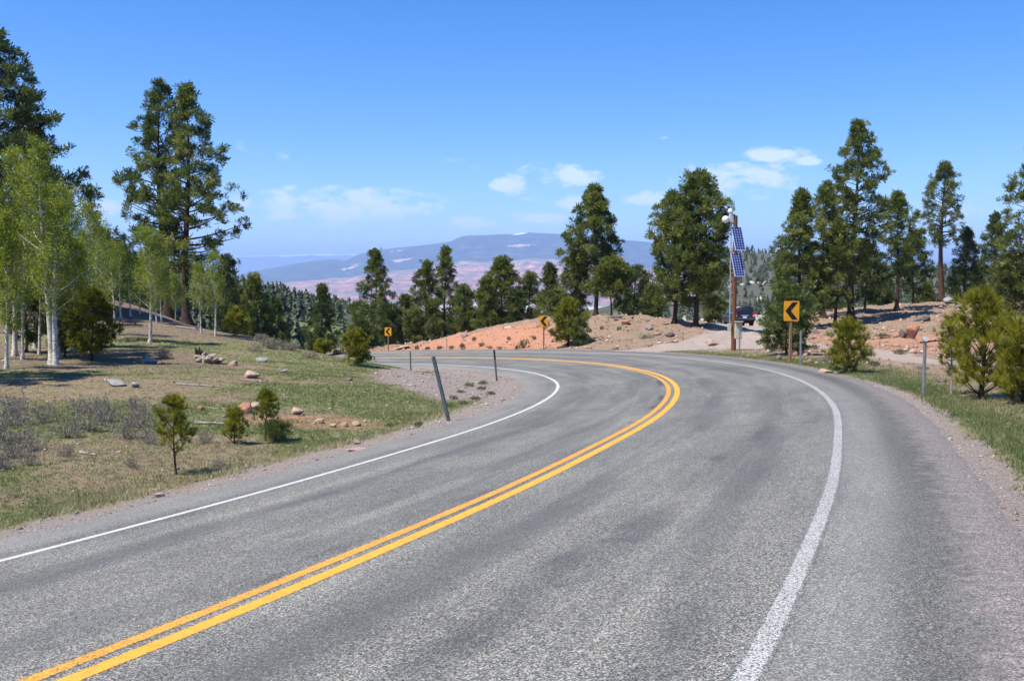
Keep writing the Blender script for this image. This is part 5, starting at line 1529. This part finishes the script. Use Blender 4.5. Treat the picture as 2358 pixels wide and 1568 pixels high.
# ------------------------------------------------------------------ parked car
m, nt_, b = material('car_paint'); nt_.links.new(ramp(nt_, [(.3, (.010, .013, .020)), (.7, (.020, .024, .034))], noise(nt_, 3, 4)), b.inputs['Base Color']); b.inputs['Roughness'].default_value = .38; b.inputs['Specular IOR Level'].default_value = .35; b.inputs['Coat Weight'].default_value = .15; M['car'] = m
m, nt_, b = material('car_glass'); nt_.links.new(ramp(nt_, [(.3, (.010, .013, .018)), (.7, (.018, .022, .030))], noise(nt_, 2, 2)), b.inputs['Base Color']); b.inputs['Roughness'].default_value = .1; b.inputs['Specular IOR Level'].default_value = .3; M['glass'] = m
M['tyre'] = plain('tyre_rubber', (.018, .018, .019), .85); M['rim'] = plain('wheel_alloy', (.32, .32, .33), .4, .8)
M['tail'] = plain('tail_light', (.42, .015, .02), .25); M['plate'] = plain('plate_white', (.62, .68, .78), .4); M['trim'] = plain('black_trim', (.02, .02, .021), .7); M['chrome'] = plain('chrome_trim', (.5, .5, .52), .25, .9)
cx_, cy_, _ = spot(1715, 757, 79.5); cz_ = hz(cx_, cy_ + 2.2)
sl = math.atan((hz(cx_, cy_ + 3.6) - hz(cx_, cy_ + .8)) / 2.8)
car = empty('parked_suv', (cx_, cy_, hz(cx_, cy_ + .8) - math.tan(sl) * .8)); car.rotation_euler = (sl, 0, R(2)); tag(car, 'black sport utility car parked on the dirt track behind the solar pole', 'car')


def loft(secs):
    """secs: list of (y, [(x,z)...] right half from bottom to top); mirrored and skinned"""
    rows = []
    for yy, pr in secs:
        rows.append([(xx, yy, zz) for xx, zz in pr] + [(-xx, yy, zz) for xx, zz in pr[::-1]])
    n = len(rows[0]); V_ = [p for r in rows for p in r]; F_ = []
    for i in range(len(rows) - 1):
        for k_ in range(n): F_.append((i * n + k_, i * n + (k_ + 1) % n, (i + 1) * n + (k_ + 1) % n, (i + 1) * n + k_))
    F_.append(tuple(range(n))); F_.append(tuple((len(rows) - 1) * n + k_ for k_ in range(n)))
    return V_, F_


def lower(h, w=.89, b0=.34): return [(w - .10, b0), (w - .01, b0 + .12), (w, .62), (w - .01, h - .13), (w - .05, h - .02), (w - .10, h)]


mb = MB(); mb.add(*loft([(0.0, lower(1.00, .84, .46)), (.08, lower(1.06, .88, .40)), (.5, lower(1.08)), (2.9, lower(1.08)), (3.2, lower(1.06)), (4.2, lower(.98, .87)), (4.45, lower(.90, .80, .42)), (4.5, lower(.84, .74, .46))]))
body = mb.build('body', M['car'], car, True)


def cab(z0, w0, z1, w1): return [(w0, z0), (w0 - .01, z0 + .06), ((w0 + w1) / 2 + .02, (z0 + z1) / 2), (w1 + .02, z1 - .07), (w1 - .05, z1)]


mb = MB(); mb.add(*loft([(.05, cab(1.0, .80, 1.40, .70)), (.16, cab(1.04, .82, 1.66, .66)), (.32, cab(1.05, .83, 1.72, .66)), (2.3, cab(1.05, .83, 1.72, .66)), (2.6, cab(1.05, .83, 1.60, .67)), (3.15, cab(1.03, .82, 1.12, .74))]))
cabin = mb.build('cabin', M['car'], car, True)
mb = MB(); mb.prism([(-.62, 1.10), (.62, 1.10), (.58, 1.36), (.53, 1.56), (-.53, 1.56), (-.58, 1.36)], 0, .012, lambda a_, b_, c_: (a_, .028 + (b_ - 1.05) * .16 - c_, b_)); mb.build('rear_window', M['glass'], cabin)
for sgn in (-1, 1):
    for y0, y1, s0, s1 in ((.36, 1.18, 0, .0), (1.26, 2.08, 0, 0), (2.15, 2.95, 0, -.55)):
        f_ = lambda a_, b_, c_, sgn=sgn: (sgn * (.855 - (b_ - 1.05) * .235 + c_), a_, b_)
        mb = MB(); mb.prism([(y0, 1.12), (y1, 1.12), (y1 + s1, 1.58), (y0 + .05, 1.58)], 0, .01, f_); mb.build('side_window', M['glass'], cabin)
    mb = MB(); mb.box((sgn * .73, -.012, 1.0), (.17, .05, .40), bev=.02); tl = mb.build('tail_light', M['tail'], car)
    mb = MB(); mb.box((sgn * .73, -.038, .88), (.13, .008, .09)); mb.build('reverse_lamp', M['plate'], tl)
    mb = MB(); mb.box((sgn * .98, 2.75, 1.16), (.16, .10, .15), bev=.03); mb.build('door_mirror', M['car'], car)
    mb = MB(); mb.tube([(sgn * .58, .35, 1.775), (sgn * .58, 2.25, 1.775)], .022, 8); rr_ = mb.build('roof_rail', M['trim'], car)
    for yy in (.45, 1.3, 2.15):
        mb = MB(); mb.box((sgn * .58, yy, 1.742), (.04, .06, .055)); mb.build('rail_foot', M['trim'], rr_)
    for yy in (.85, 3.55):
        mb = MB()
        xo, xi = sgn * .90, sgn * .66
        mb.tube([(xi, yy, .37), (xi + sgn * .03, yy, .37), (xo - sgn * .03, yy, .37), (xo, yy, .37)], [.33, .37, .37, .33], 28)
        ty = mb.build('wheel', M['tyre'], car, True)
        mb = MB(); mb.tube([(xo - sgn * .01, yy, .37), (xo + sgn * .012, yy, .37)], [.235, .215], 20); rm = mb.build('rim', M['rim'], ty)
        mb = MB(); mb.prism([(yy + .47 * math.cos(t_), .40 + .45 * math.sin(t_)) for t_ in np.linspace(-.15, math.pi + .15, 16)] + [(yy + .405 * math.cos(t_), .38 + .40 * math.sin(t_)) for t_ in np.linspace(math.pi + .15, -.15, 16)], 0, .05, lambda a_, b_, c_, sgn=sgn: (sgn * (.865 + c_), a_, b_)); mb.build('wheel_arch', M['trim'], body)
mb = MB(); mb.box((0, -.07, .56), (1.74, .20, .20), bev=.04); bp = mb.build('rear_bumper', M['trim'], car)
mb = MB(); mb.box((0, -.172, .66), (1.5, .012, .03)); mb.build('bumper_step', M['chrome'], bp)
mb = MB(); mb.box((0, -.02, .90), (.62, .05, .10), bev=.01); mb.build('tailgate_handle', M['chrome'], car)
mb = MB(); mb.box((0, -.03, .76), (.32, .02, .15), bev=.006); mb.build('number_plate', M['plate'], car)
mb = MB(); mb.box((0, 4.5, .58), (1.66, .18, .22), bev=.05); mb.build('front_bumper', M['trim'], car)
mb = MB(); mb.box((0, 2.2, .36), (1.30, 3.9, .16), bev=.03); mb.build('underbody', M['trim'], car)

# ------------------------------------------------------------------ the air between
bm = bmesh.new(); bmesh.ops.create_cube(bm, size=1.0)
for v in bm.verts: v.co = Vector((v.co.x * 200000, v.co.y * 200000, -400 + (v.co.z + .5) * 1720))
me = bpy.data.meshes.new('haze'); bm.to_mesh(me); bm.free()
m = bpy.data.materials.new('haze_air'); m.use_nodes = True; m.node_tree.nodes.clear()
pv = m.node_tree.nodes.new('ShaderNodeVolumePrincipled'); ou = m.node_tree.nodes.new('ShaderNodeOutputMaterial')
pv.inputs['Color'].default_value = (.40, .60, 1.0, 1)
pv.inputs['Density'].default_value = 5.7e-5
pv.inputs['Anisotropy'].default_value = .1
m.node_tree.links.new(pv.outputs[0], ou.inputs['Volume'])
tag(link('haze', me, m), kind='stuff')
